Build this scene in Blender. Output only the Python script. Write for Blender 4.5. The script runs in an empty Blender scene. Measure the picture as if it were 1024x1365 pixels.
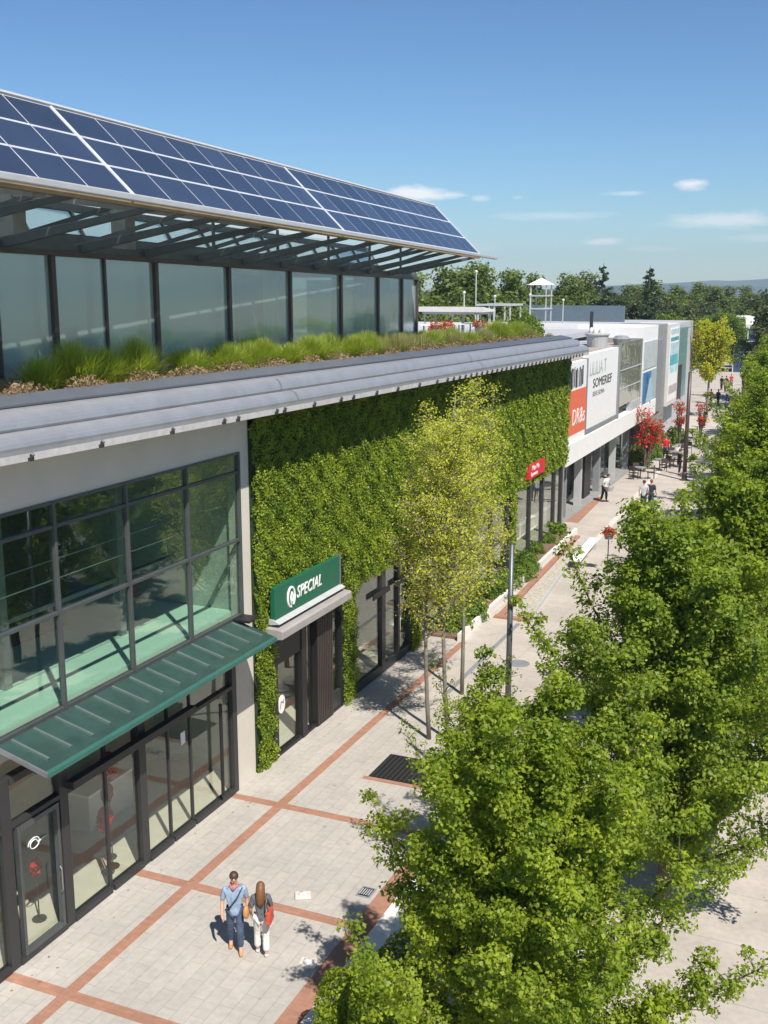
import bpy, math, random
import numpy as np
from mathutils import Vector, Matrix
R = math.radians
random.seed(7)
sc = bpy.context.scene
COL = sc.collection

# ------------------------------------------------------------------ camera
F = 1450.0; PW, PH = 1024.0, 1365.0; HZ = 383.0; VX = 1150.0; CH = 12.7; CX = 13.85
pitch = math.atan((PH/2-HZ)/F)
yaw = math.atan((VX-PW/2)/(F*math.cos(pitch)+(PH/2-HZ)*math.sin(pitch)))
cam = bpy.data.cameras.new('camera'); camo = bpy.data.objects.new('camera', cam); COL.objects.link(camo)
camo.location = (CX, 0, CH); camo.rotation_euler = (R(90)-pitch, 0, yaw)
cam.sensor_fit = 'VERTICAL'; cam.sensor_height = 24; cam.lens = 24*F/PH; cam.clip_start = 0.2; cam.clip_end = 9000
sc.camera = camo
# ------------------------------------------------------------------ world + sun
SUN_DIR = Vector((1.0, -0.9, 0)).normalized()*math.cos(R(53)) + Vector((0, 0, math.sin(R(53))))
w = bpy.data.worlds.new('World'); sc.world = w; w.use_nodes = True
wn = w.node_tree.nodes; wl = w.node_tree.links; wn.clear()
def N(nodes, t, **k):
    n = nodes.new(t)
    for a, b in k.items():
        if a.startswith('i_'): n.inputs[a[2:].replace('_', ' ')].default_value = b
        else: setattr(n, a, b)
    return n
sky = N(wn, 'ShaderNodeTexSky', sky_type='NISHITA', sun_disc=False)
sky.sun_elevation = R(53); sky.sun_rotation = math.atan2(SUN_DIR.x, SUN_DIR.y)
sky.altitude = 0; sky.air_density = 1.0; sky.dust_density = 0.15; sky.ozone_density = 3.5
bg = N(wn, 'ShaderNodeBackground'); bg.inputs[1].default_value = 0.76
out = N(wn, 'ShaderNodeOutputWorld')
tc = N(wn, 'ShaderNodeTexCoord')
fwd = Vector((-math.sin(yaw)*math.cos(pitch), math.cos(yaw)*math.cos(pitch), -math.sin(pitch)))
rgt = Vector((math.cos(yaw), math.sin(yaw), 0)); upv = rgt.cross(fwd)
def ray(x, y): return fwd*F + rgt*(x-PW/2) + upv*(PH/2-y)
nz = N(wn, 'ShaderNodeTexNoise'); nz.inputs['Scale'].default_value = 26; nz.inputs['Detail'].default_value = 7
nz.inputs['Roughness'].default_value = .62
mp = N(wn, 'ShaderNodeMapping'); mp.inputs['Scale'].default_value = (1, 1, 3.6)
wl.new(tc.outputs['Generated'], mp.inputs[0]); wl.new(mp.outputs[0], nz.inputs['Vector'])
def mth(op, a, b=None, c=None):
    n = wn.new('ShaderNodeMath'); n.operation = op
    for i, v in enumerate((a, b, c)):
        if v is None: continue
        if isinstance(v, (int, float)): n.inputs[i].default_value = v
        else: wl.new(v, n.inputs[i])
    return n.outputs[0]
def dotn(v):
    n = wn.new('ShaderNodeVectorMath'); n.operation = 'DOT_PRODUCT'; n.inputs[1].default_value = v
    wl.new(tc.outputs['Generated'], n.inputs[0]); return n.outputs['Value']
tot = None
for (px, py, hw, hh, st) in ((556, 258, 70, 12, 1.0), (640, 264, 14, 5, .45), (690, 263, 12, 4, .4), (735, 288, 85, 7, .33), (835, 258, 32, 4, .45),
                             (917, 246, 24, 8, .9), (970, 294, 80, 14, .62), (803, 322, 24, 6, .6), (1010, 318, 50, 8, .3), (880, 332, 50, 4, .25), (640, 330, 40, 12, .18)):
    c = ray(px, py).normalized(); r_ = Vector((c.y, -c.x, 0)).normalized(); u_ = r_.cross(c)
    a = mth('MULTIPLY', dotn(r_), 1.3*F/hw*1.0); b = mth('MULTIPLY', dotn(u_), 1.3*F/hh)
    d = mth('SQRT', mth('ADD', mth('MULTIPLY', a, a), mth('MULTIPLY', b, b)))
    d = mth('ADD', d, mth('MULTIPLY', mth('SUBTRACT', nz.outputs[0], .5), 2.6))
    m = mth('MULTIPLY', mth('SUBTRACT', 1.25, d), 1.1)
    n = wn.new('ShaderNodeMath'); n.operation = 'MINIMUM'; n.use_clamp = True; wl.new(m, n.inputs[0]); n.inputs[1].default_value = 1
    m = mth('MULTIPLY', n.outputs[0], st)
    m = mth('MULTIPLY', m, mth('GREATER_THAN', dotn(c), 0.5))
    tot = m if tot is None else mth('MAXIMUM', tot, m)
tint = N(wn, 'ShaderNodeVectorMath', operation='MULTIPLY'); wl.new(sky.outputs[0], tint.inputs[0]); tint.inputs[1].default_value = (.078, .096, .108)
gam = N(wn, 'ShaderNodeGamma'); gam.inputs[1].default_value = 1.22; wl.new(tint.outputs[0], gam.inputs[0])
mix = N(wn, 'ShaderNodeMix', data_type='RGBA')
wl.new(tot, mix.inputs['Factor']); wl.new(gam.outputs[0], mix.inputs['A']); mix.inputs['B'].default_value = (.90, .92, .95, 1)
wl.new(mix.outputs['Result'], bg.inputs[0]); wl.new(bg.outputs[0], out.inputs[0])
sl = bpy.data.lights.new('sun', 'SUN'); sl.energy = 4.6; sl.angle = R(.55); sl.color = (1, .945, .86)
so = bpy.data.objects.new('sun', sl); COL.objects.link(so); so.rotation_euler = SUN_DIR.to_track_quat('Z', 'Y').to_euler()
sc.view_settings.view_transform = 'Standard'; sc.view_settings.look = 'None'; sc.view_settings.gamma = 1
sc.view_settings.exposure = 0.60
sc.cycles.transparent_max_bounces = 24; sc.cycles.max_bounces = 10; sc.cycles.use_denoising = True

# ------------------------------------------------------------------ materials
def base_mat(name):
    m = bpy.data.materials.new(name); m.use_nodes = True
    n = m.node_tree.nodes; n.clear(); return m, n, m.node_tree.links
def M(name, col, rough=.6, metal=0, var=.12, scale=2.5, bump=0, bscale=60, spec=.5, emit=0, fine=0):
    m, n, l = base_mat(name)
    o = n.new('ShaderNodeOutputMaterial'); p = n.new('ShaderNodeBsdfPrincipled'); l.new(p.outputs[0], o.inputs[0])
    t = n.new('ShaderNodeTexCoord'); z = n.new('ShaderNodeTexNoise'); z.inputs['Scale'].default_value = scale
    z.inputs['Detail'].default_value = 8; z.inputs['Roughness'].default_value = .65
    l.new(t.outputs['Object'], z.inputs['Vector'])
    r = n.new('ShaderNodeMapRange'); r.inputs[1].default_value = .3; r.inputs[2].default_value = .7
    r.inputs[3].default_value = 1-var; r.inputs[4].default_value = 1+var; l.new(z.outputs[0], r.inputs[0])
    v = n.new('ShaderNodeVectorMath'); v.operation = 'SCALE'; v.inputs[0].default_value = col; l.new(r.outputs[0], v.inputs['Scale'])
    l.new(v.outputs[0], p.inputs['Base Color'])
    p.inputs['Roughness'].default_value = rough; p.inputs['Metallic'].default_value = metal
    p.inputs['Specular IOR Level'].default_value = spec
    if bump:
        z2 = n.new('ShaderNodeTexNoise'); z2.inputs['Scale'].default_value = bscale; z2.inputs['Detail'].default_value = 5
        l.new(t.outputs['Object'], z2.inputs['Vector'])
        b = n.new('ShaderNodeBump'); b.inputs['Strength'].default_value = bump; b.inputs['Distance'].default_value = .02
        l.new(z2.outputs[0], b.inputs['Height']); l.new(b.outputs[0], p.inputs['Normal'])
    return m
def glass(name, tint=(.8, .9, .86), gain=1.0, rough=.01, wav=.0, body=None, bodyfac=0):
    m, n, l = base_mat(name)
    o = n.new('ShaderNodeOutputMaterial'); mx = n.new('ShaderNodeMixShader'); tr = n.new('ShaderNodeBsdfTransparent')
    g = n.new('ShaderNodeBsdfGlossy'); g.inputs['Roughness'].default_value = rough; g.inputs['Color'].default_value = (.95, 1, .98, 1)
    tr.inputs[0].default_value = (*tint, 1)
    lw = n.new('ShaderNodeLayerWeight'); lw.inputs[0].default_value = .5
    pw = n.new('ShaderNodeMath'); pw.operation = 'POWER'; pw.inputs[1].default_value = 4; l.new(lw.outputs['Facing'], pw.inputs[0])
    mm = n.new('ShaderNodeMath'); mm.operation = 'MULTIPLY_ADD'; mm.inputs[1].default_value = .9; mm.inputs[2].default_value = .04*gain; mm.use_clamp = True
    l.new(pw.outputs[0], mm.inputs[0]); l.new(mm.outputs[0], mx.inputs[0])
    src = tr.outputs[0]
    if body:
        df = n.new('ShaderNodeBsdfDiffuse'); df.inputs[0].default_value = (*body, 1)
        m2 = n.new('ShaderNodeMixShader'); m2.inputs[0].default_value = bodyfac; l.new(tr.outputs[0], m2.inputs[1]); l.new(df.outputs[0], m2.inputs[2])
        src = m2.outputs[0]
    if wav:
        t = n.new('ShaderNodeTexCoord'); z = n.new('ShaderNodeTexNoise'); z.inputs['Scale'].default_value = .5; l.new(t.outputs['Object'], z.inputs['Vector'])
        b = n.new('ShaderNodeBump'); b.inputs['Strength'].default_value = wav; b.inputs['Distance'].default_value = .05
        l.new(z.outputs[0], b.inputs['Height']); l.new(b.outputs[0], g.inputs['Normal'])
    l.new(src, mx.inputs[1]); l.new(g.outputs[0], mx.inputs[2]); l.new(mx.outputs[0], o.inputs[0])
    return m
def leafmat(name, c1, c2, trans=.35, rough=.5, spot=1.1):
    m, n, l = base_mat(name)
    o = n.new('ShaderNodeOutputMaterial'); p = n.new('ShaderNodeBsdfPrincipled'); p.inputs['Roughness'].default_value = rough
    p.inputs['Specular IOR Level'].default_value = .35
    t = n.new('ShaderNodeBsdfTranslucent'); mx = n.new('ShaderNodeMixShader'); mx.inputs[0].default_value = trans
    g = n.new('ShaderNodeNewGeometry'); tcn = n.new('ShaderNodeTexCoord'); z = n.new('ShaderNodeTexNoise'); z.inputs['Scale'].default_value = spot
    z.inputs['Detail'].default_value = 3; l.new(tcn.outputs['Object'], z.inputs['Vector'])
    a = n.new('ShaderNodeMath'); a.operation = 'ADD'; s = n.new('ShaderNodeMath'); s.operation = 'MULTIPLY_ADD'
    l.new(z.outputs[0], s.inputs[0]); s.inputs[1].default_value = 1.8; s.inputs[2].default_value = -.65
    q = n.new('ShaderNodeMath'); q.operation = 'MULTIPLY'; q.inputs[1].default_value = .5; l.new(g.outputs['Random Per Island'], q.inputs[0])
    l.new(q.outputs[0], a.inputs[0]); l.new(s.outputs[0], a.inputs[1]); a.use_clamp = True
    c = n.new('ShaderNodeMix'); c.data_type = 'RGBA'; c.inputs['A'].default_value = (*c1, 1); c.inputs['B'].default_value = (*c2, 1)
    l.new(a.outputs[0], c.inputs['Factor'])
    l.new(c.outputs['Result'], p.inputs['Base Color'])
    h = n.new('ShaderNodeMix'); h.data_type = 'RGBA'; h.blend_type = 'MULTIPLY'; h.inputs['Factor'].default_value = 1; h.inputs['B'].default_value = (1.25, 1.35, .5, 1)
    l.new(c.outputs['Result'], h.inputs['A']); l.new(h.outputs['Result'], t.inputs[0])
    l.new(p.outputs[0], mx.inputs[1]); l.new(t.outputs[0], mx.inputs[2]); l.new(mx.outputs[0], o.inputs[0])
    return m
def paving(name, c1, c2, mortar, bw, bh, gap=.012, off=.5, rot=0, bump=.3, stain=.14):
    m, n, l = base_mat(name)
    o = n.new('ShaderNodeOutputMaterial'); p = n.new('ShaderNodeBsdfPrincipled'); l.new(p.outputs[0], o.inputs[0])
    t = n.new('ShaderNodeTexCoord'); mpn = n.new('ShaderNodeMapping'); mpn.inputs['Rotation'].default_value = (0, 0, rot)
    l.new(t.outputs['Object'], mpn.inputs[0])
    b = n.new('ShaderNodeTexBrick'); l.new(mpn.outputs[0], b.inputs[0]); b.offset = off
    b.inputs['Color1'].default_value = (*c1, 1); b.inputs['Color2'].default_value = (*c2, 1); b.inputs['Mortar'].default_value = (*mortar, 1)
    b.inputs['Scale'].default_value = 1; b.inputs['Brick Width'].default_value = bw; b.inputs['Row Height'].default_value = bh
    b.inputs['Mortar Size'].default_value = gap; b.inputs['Mortar Smooth'].default_value = .3; b.inputs['Bias'].default_value = 0
    z = n.new('ShaderNodeTexNoise'); z.inputs['Scale'].default_value = .55; z.inputs['Detail'].default_value = 9; z.inputs['Roughness'].default_value = .7
    l.new(t.outputs['Object'], z.inputs['Vector'])
    r = n.new('ShaderNodeMapRange'); r.inputs[1].default_value = .3; r.inputs[2].default_value = .7; r.inputs[3].default_value = 1-stain; r.inputs[4].default_value = 1+stain*.7
    l.new(z.outputs[0], r.inputs[0])
    z3 = n.new('ShaderNodeTexNoise'); z3.inputs['Scale'].default_value = 7; z3.inputs['Detail'].default_value = 6; l.new(t.outputs['Object'], z3.inputs['Vector'])
    r3 = n.new('ShaderNodeMapRange'); r3.inputs[1].default_value = .35; r3.inputs[2].default_value = .65; r3.inputs[3].default_value = .94; r3.inputs[4].default_value = 1.05
    l.new(z3.outputs[0], r3.inputs[0])
    mu0 = n.new('ShaderNodeMath'); mu0.operation = 'MULTIPLY'; l.new(r.outputs[0], mu0.inputs[0]); l.new(r3.outputs[0], mu0.inputs[1])
    vo = n.new('ShaderNodeTexVoronoi'); vo.inputs['Scale'].default_value = 1.1; l.new(t.outputs['Object'], vo.inputs['Vector'])
    vr = n.new('ShaderNodeMapRange'); vr.inputs[1].default_value = .03; vr.inputs[2].default_value = .07; vr.inputs[3].default_value = .74; vr.inputs[4].default_value = 1; l.new(vo.outputs['Distance'], vr.inputs[0])
    z4 = n.new('ShaderNodeTexNoise'); z4.inputs['Scale'].default_value = 1.7; z4.inputs['Detail'].default_value = 12; z4.inputs['Roughness'].default_value = .8; l.new(t.outputs['Object'], z4.inputs['Vector'])
    r4 = n.new('ShaderNodeMapRange'); r4.inputs[1].default_value = .58; r4.inputs[2].default_value = .75; r4.inputs[3].default_value = 1; r4.inputs[4].default_value = .82; l.new(z4.outputs[0], r4.inputs[0])
    mu1 = n.new('ShaderNodeMath'); mu1.operation = 'MULTIPLY'; l.new(vr.outputs[0], mu1.inputs[0]); l.new(r4.outputs[0], mu1.inputs[1])
    mu = n.new('ShaderNodeMath'); mu.operation = 'MULTIPLY'; l.new(mu0.outputs[0], mu.inputs[0]); l.new(mu1.outputs[0], mu.inputs[1])
    v = n.new('ShaderNodeVectorMath'); v.operation = 'SCALE'; l.new(b.outputs[0], v.inputs[0]); l.new(mu.outputs[0], v.inputs['Scale'])
    l.new(v.outputs[0], p.inputs['Base Color']); p.inputs['Roughness'].default_value = .8
    bb = n.new('ShaderNodeBump'); bb.inputs['Strength'].default_value = bump; bb.inputs['Distance'].default_value = .006; bb.invert = True
    l.new(b.outputs['Fac'], bb.inputs['Height']); l.new(bb.outputs[0], p.inputs['Normal'])
    return m

m_plaza = paving('plaza stone', (.43, .395, .355), (.395, .365, .33), (.28, .255, .235), .9, .3, .006, .5, R(90), .3)
m_brick = paving('terracotta brick', (.37, .19, .125), (.32, .16, .105), (.27, .16, .12), .21, .105, .006, .5, 0, .3)
m_conc = paving('sidewalk concrete', (.46, .41, .36), (.42, .375, .33), (.32, .29, .26), 2.6, 1.9, .014, 0, R(2), .2, .18)
m_ground = M('dry land', (.20, .19, .11), .95, var=.35, scale=.03)
m_kerb = M('white concrete', (.70, .67, .62), .7, var=.06, scale=1.2)
m_asph = M('pale asphalt', (.25, .235, .22), .9, var=.18, scale=.6, bump=.3)
m_beige = M('beige render', (.58, .535, .47), .75, var=.05, scale=1.2, bump=.08, bscale=30)
m_beige2 = M('warm wall', (.50, .41, .31), .8, var=.12)
m_metal = M('zinc gutter', (.35, .355, .37), .42, metal=.45, var=.1, scale=1.6)
m_flash = M('roof flashing', (.12, .13, .155), .45, metal=.3, var=.12, scale=1.2)
m_fascia = M('fascia', (.46, .44, .43), .6, var=.15, scale=4)
m_dark = M('dark frame', (.045, .045, .047), .45, metal=.3, var=.1)
m_brown = M('bronze frame', (.085, .062, .055), .45, metal=.3)
m_gframe = M('grey frame', (.10, .11, .11), .4, metal=.4)
m_green = M('green awning metal', (.034, .074, .062), .42, metal=.15, var=.22, scale=2.2)
m_greenl = M('green awning edge', (.04, .13, .105), .4, metal=.1)
m_sign = M('sign green', (.008, .115, .062), .5, var=.06)
m_white = M('white paint', (.80, .79, .77), .5, var=.04)
m_offw = M('offwhite', (.62, .60, .57), .6, var=.08)
m_lgrey = M('light grey paint', (.42, .43, .44), .6, var=.08)
m_mgrey = M('mid grey', (.22, .23, .24), .6, var=.1)
m_concr = M('grey concrete', (.25, .25, .24), .8, var=.18, scale=2, bump=.2)
m_steel = M('dark steel', (.105, .12, .13), .5, metal=.2, var=.15)
m_lsteel = M('galvanised steel', (.30, .31, .32), .4, metal=.6)
m_black = M('black', (.012, .012, .013), .5)
m_red = M('red fabric', (.55, .012, .02), .5, var=.25, scale=12)
m_coral = M('coral board', (.72, .15, .075), .55, var=.05)
m_mint = M('mint floor', (.68, .84, .72), .5, var=.06)
m_cream = M('cream floor', (.60, .56, .50), .5, var=.08)
m_inwall = M('interior wall', (.40, .44, .40), .8, var=.12)
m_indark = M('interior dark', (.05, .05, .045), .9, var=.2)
m_curt = M('curtain', (.80, .86, .85), .8, var=.05)
m_cell = M('solar cell', (.032, .046, .080), .24, var=.12, scale=.8, spec=.9)
_n = m_cell.node_tree; _p = [q for q in _n.nodes if q.type == 'BSDF_PRINCIPLED'][0]; _oi = _n.nodes.new('ShaderNodeObjectInfo'); _mr = _n.nodes.new('ShaderNodeMapRange')
_mr.inputs[3].default_value = .8; _mr.inputs[4].default_value = 1.25; _n.links.new(_oi.outputs['Random'], _mr.inputs[0]); _v = _n.nodes.new('ShaderNodeVectorMath'); _v.operation = 'SCALE'
_s = _p.inputs['Base Color'].links[0].from_socket; _n.links.new(_s, _v.inputs[0]); _n.links.new(_mr.outputs[0], _v.inputs['Scale']); _n.links.new(_v.outputs[0], _p.inputs['Base Color'])
m_frame = M('panel frame', (.72, .74, .78), .4, metal=.2)
m_wood = M('timber soffit', (.33, .25, .16), .7, var=.2)
m_roof = M('roof membrane', (.34, .29, .25), .9, var=.12, scale=.5)
m_soil = M('soil', (.16, .10, .07), .95, var=.4, scale=6, bump=.8, bscale=20)
m_peb = M('pebbles', (.42, .38, .32), .9, var=.4, scale=9, bump=.9, bscale=14)
m_bark = M('bark', (.10, .078, .055), .9, var=.3, scale=8, bump=.8, bscale=25)
m_barkl = M('pale bark', (.19, .165, .135), .85, var=.25, scale=6, bump=.5)
m_hill = M('far hills', (.045, .085, .095), .95, var=.3, scale=.004)
m_glassU = glass('upper window glass', (.82, .905, .865), 1.9, .01, .15)
m_glassL = glass('shop glass', (.93, .95, .91), 1.0, .01, .15)
m_glassP = glass('pavilion glass', (.78, .90, .88), 4.0, .10, .25, (.85, .98, .96), .32)
m_frost, _n, _l = base_mat('frosted roof glass'); _o = _n.new('ShaderNodeOutputMaterial'); _a = _n.new('ShaderNodeBsdfTranslucent'); _a.inputs[0].default_value = (.72, .78, .78, 1)
_b = _n.new('ShaderNodeBsdfDiffuse'); _b.inputs[0].default_value = (.7, .74, .75, 1); _x = _n.new('ShaderNodeMixShader'); _x.inputs[0].default_value = .15; _l.new(_a.outputs[0], _x.inputs[1]); _l.new(_b.outputs[0], _x.inputs[2]); _l.new(_x.outputs[0], _o.inputs[0])
m_glassC = glass('clerestory glass', (.80, .86, .88), 1.5, .05, .8, (.62, .66, .66), .22)
m_leafA = leafmat('maple leaves', (.095, .17, .012), (.40, .47, .045), .5)
m_leafB = leafmat('maple leaves dark', (.09, .155, .016), (.35, .43, .048), .48)
m_leafY = leafmat('young tree leaves', (.48, .52, .06), (.78, .74, .14), .58)
m_leafW = leafmat('living wall leaves', (.09, .16, .012), (.34, .42, .035), .34, spot=1.5)
m_leafS = leafmat('shrub leaves', (.06, .13, .012), (.20, .28, .03), .3)
m_leafF = leafmat('far leaves', (.09, .14, .035), (.24, .29, .08), .4, spot=.15)
m_leafFd = leafmat('far dark leaves', (.065, .09, .04), (.17, .19, .08), .35, spot=.15)
m_pine = leafmat('conifer needles', (.03, .065, .035), (.08, .13, .06), .15)
m_grassG = leafmat('ornamental grass green', (.17, .26, .03), (.46, .50, .09), .35, spot=1)
m_grassP = leafmat('ornamental grass pale', (.20, .21, .07), (.38, .36, .15), .3, spot=1)
m_dry = leafmat('dry cover', (.17, .11, .06), (.36, .26, .15), .2, spot=1)
m_flower = leafmat('flower petals', (.55, .01, .03), (.75, .04, .06), .3)

# ------------------------------------------------------------------ helpers
def tag(o, label=None, cat=None, group=None, kind=None):
    for k, v in (('label', label), ('category', cat), ('group', group), ('kind', kind)):
        if v: o[k] = v
    return o
def empty(name, loc, label, cat, group=None, rz=0):
    o = bpy.data.objects.new(name, None); COL.objects.link(o); o.location = loc; o.rotation_euler = (0, 0, rz)
    o.empty_display_size = .3
    return tag(o, label, cat, group)
class MB:
    def __init__(s): s.v = []; s.f = []; s.m = []; s.mi = 0
    def add(s, vs, fs):
        b = len(s.v); s.v += [tuple(p) for p in vs]
        for q in fs: s.f.append([b+i for i in q]); s.m.append(s.mi)
        return s
    def box(s, x0, x1, y0, y1, z0, z1, mt=None):
        vs = [Vector((x, y, z)) for z in (z0, z1) for y in (y0, y1) for x in (x0, x1)]
        if mt: vs = [mt @ v for v in vs]
        return s.add(vs, [(0, 2, 3, 1), (4, 5, 7, 6), (0, 1, 5, 4), (1, 3, 7, 5), (3, 2, 6, 7), (2, 0, 4, 6)])
    def hexa(s, p):   # 8 points: bottom loop 4, top loop 4
        return s.add(p, [(3, 2, 1, 0), (4, 5, 6, 7), (0, 1, 5, 4), (1, 2, 6, 5), (2, 3, 7, 6), (3, 0, 4, 7)])
    def bar(s, a, b, w_, h_, up=Vector((0, 0, 1)), w2=None, h2=None):
        a = Vector(a); b = Vector(b); d = (b-a).normalized(); sx = d.cross(up)
        if sx.length < 1e-4: sx = Vector((1, 0, 0))
        sx.normalize(); sz = sx.cross(d); w2 = w2 or w_; h2 = h2 or h_
        P = []
        for c, ww, hh in ((a, w_, h_), (b, w2, h2)):
            P += [c-sx*ww/2-sz*hh/2, c+sx*ww/2-sz*hh/2, c+sx*ww/2+sz*hh/2, c-sx*ww/2+sz*hh/2]
        return s.hexa(P)
    def tube(s, pts, rad, n=8, cap=True):
        pts = [Vector(p) for p in pts]; rings = []; b = len(s.v); pr = None
        for i, p in enumerate(pts):
            d = (pts[min(i+1, len(pts)-1)]-pts[max(i-1, 0)]).normalized()
            if pr is None: sx = d.orthogonal().normalized()
            else:
                sx = pr - d*pr.dot(d)
                sx = sx.normalized() if sx.length > 1e-5 else d.orthogonal().normalized()
            pr = sx; sy = d.cross(sx); r = rad[i] if hasattr(rad, '__len__') else rad
            s.v += [tuple(p+sx*r*math.cos(2*math.pi*k/n)+sy*r*math.sin(2*math.pi*k/n)) for k in range(n)]
        for i in range(len(pts)-1):
            for k in range(n):
                s.f.append([b+i*n+k, b+i*n+(k+1) % n, b+(i+1)*n+(k+1) % n, b+(i+1)*n+k]); s.m.append(s.mi)
        if cap:
            s.f.append([b+k for k in range(n)][::-1]); s.m.append(s.mi); e = b+(len(pts)-1)*n
            s.f.append([e+k for k in range(n)]); s.m.append(s.mi)
        return s
    def lathe(s, c, prof, n=16):
        c = Vector(c); return s.tube_z(c, prof, n)
    def tube_z(s, c, prof, n):
        b = len(s.v)
        for r, z in prof: s.v += [(c.x+r*math.cos(2*math.pi*k/n), c.y+r*math.sin(2*math.pi*k/n), c.z+z) for k in range(n)]
        for i in range(len(prof)-1):
            for k in range(n): s.f.append([b+i*n+k, b+i*n+(k+1) % n, b+(i+1)*n+(k+1) % n, b+(i+1)*n+k]); s.m.append(s.mi)
        s.f.append([b+k for k in range(n)][::-1]); s.m.append(s.mi); e = b+(len(prof)-1)*n
        s.f.append([e+k for k in range(n)]); s.m.append(s.mi); return s
    def blob(s, c, r, n=10, m=7, jit=0, rnd=random):
        c = Vector(c); r = Vector(r) if hasattr(r, '__len__') else Vector((r, r, r)); b = len(s.v)
        for i in range(m+1):
            th = math.pi*i/m
            for k in range(n):
                j = 1+jit*(rnd.random()-.5)
                s.v.append((c.x+r.x*j*math.sin(th)*math.cos(2*math.pi*k/n), c.y+r.y*j*math.sin(th)*math.sin(2*math.pi*k/n), c.z-r.z*j*math.cos(th)))
        for i in range(m):
            for k in range(n): s.f.append([b+i*n+k, b+i*n+(k+1) % n, b+(i+1)*n+(k+1) % n, b+(i+1)*n+k]); s.m.append(s.mi)
        return s
    def prof_y(s, prof, y0, y1, z0, z1, seg=1, closed=True):  # profile (x,dz) swept along y
        b = len(s.v); k = len(prof)
        for i in range(seg+1):
            t = i/seg; s.v += [(x, y0+(y1-y0)*t, z0+(z1-z0)*t+dz) for x, dz in prof]
        for i in range(seg):
            for j in range(k if closed else k-1):
                s.f.append([b+i*k+j, b+i*k+(j+1) % k, b+(i+1)*k+(j+1) % k, b+(i+1)*k+j]); s.m.append(s.mi)
        if closed:
            s.f.append([b+j for j in range(k)][::-1]); s.f.append([b+seg*k+j for j in range(k)]); s.m += [s.mi, s.mi]
        return s
    def build(s, name, mats, parent=None, smooth=False, bevel=0, fix=True):
        me = bpy.data.meshes.new(name); off = Vector((0, 0, 0))
        if parent:
            p = parent
            while p: off += p.location; p = p.parent
        me.from_pydata([(x-off.x, y-off.y, z-off.z) for x, y, z in s.v] if parent else s.v, [], s.f)
        if not isinstance(mats, (list, tuple)): mats = [mats]
        for m in mats: me.materials.append(m)
        if len(mats) > 1: me.polygons.foreach_set('material_index', s.m)
        if fix:
            import bmesh
            bm = bmesh.new(); bm.from_mesh(me); bmesh.ops.recalc_face_normals(bm, faces=bm.faces[:]); bm.to_mesh(me); bm.free()
        if smooth: me.polygons.foreach_set('use_smooth', [True]*len(me.polygons))
        o = bpy.data.objects.new(name, me); COL.objects.link(o)
        if parent: o.parent = parent
        if bevel:
            b = o.modifiers.new('bevel', 'BEVEL'); b.width = bevel; b.segments = 2; b.limit_method = 'ANGLE'
        return o
def np_quads(name, V, mat, parent=None, world=False):
    n = len(V)//4; me = bpy.data.meshes.new(name); me.vertices.add(len(V)); me.loops.add(n*4); me.polygons.add(n)
    V = np.asarray(V, dtype=np.float32)
    if parent and world:
        off = Vector((0, 0, 0)); p = parent
        while p: off += p.location; p = p.parent
        V = V-np.array(off, dtype=np.float32)
    me.vertices.foreach_set('co', V.ravel()); me.loops.foreach_set('vertex_index', np.arange(n*4, dtype=np.int32))
    me.polygons.foreach_set('loop_start', np.arange(0, n*4, 4, dtype=np.int32))
    me.update(calc_edges=True); me.materials.append(mat)
    o = bpy.data.objects.new(name, me); COL.objects.link(o)
    if parent: o.parent = parent
    return o
def leafquads(P, size, rng, bias=(0, 0, .7), outd=None, ow=.6, asp=.62, curl=.18):
    n = len(P); nrm = rng.normal(size=(n, 3))*.75+np.array(bias)
    if outd is not None: nrm += outd*ow
    nrm /= np.linalg.norm(nrm, axis=1)[:, None]+1e-9
    t = rng.normal(size=(n, 3)); t -= nrm*(t*nrm).sum(1)[:, None]; t /= np.linalg.norm(t, axis=1)[:, None]+1e-9
    b = np.cross(nrm, t); s = size*rng.uniform(.5, 1.45, size=(n, 1))
    V = np.empty((n, 4, 3)); V[:, 0] = P-t*s*.5; V[:, 1] = P+b*s*asp*.5+nrm*s*curl; V[:, 2] = P+t*s*.5; V[:, 3] = P-b*s*asp*.5+nrm*s*curl
    return V.reshape(-1, 3)
def dup(root, loc, rz=0, s=(1, 1, 1), label=None, group=None):
    r = root.copy(); COL.objects.link(r); r.location = loc; r.rotation_euler = (0, 0, rz); r.scale = s
    if label: r['label'] = label
    if group: r['group'] = group
    for ch in list(root.children):
        c = ch.copy(); COL.objects.link(c); c.parent = r
        for g in list(ch.children):
            d = g.copy(); COL.objects.link(d); d.parent = c
    return r
def sstruct(name, mb, m, **k): return tag(mb.build(name, m, **k), kind='structure')
def text_mb(s, size, mtx, name, mat, parent, ext=.008, shear=0, offset=0):
    cu = bpy.data.curves.new(name, 'FONT'); cu.body = s; cu.size = size; cu.extrude = ext; cu.shear = shear; cu.offset = offset
    cu.resolution_u = 3
    o = bpy.data.objects.new(name, cu); COL.objects.link(o); bpy.context.view_layer.update()
    me = bpy.data.meshes.new_from_object(o.evaluated_get(bpy.context.evaluated_depsgraph_get()))
    bpy.data.objects.remove(o); me.transform(mtx); me.materials.append(mat)
    off = Vector((0, 0, 0)); p = parent
    while p: off += p.location; p = p.parent
    me.transform(Matrix.Translation(-off))
    o = bpy.data.objects.new(name, me); COL.objects.link(o); o.parent = parent; return o
def facing_x(x, y, z, sy=1, sz=1):   # local X -> +Y, local Y -> +Z, local Z -> +X
    return Matrix(((0, 0, 1, x), (sy, 0, 0, y), (0, sz, 0, z), (0, 0, 0, 1)))
def ZP(px, py, z=0):
    d = ray(px, py); return Vector((CX, 0, CH))+d*((z-CH)/d.z)
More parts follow.
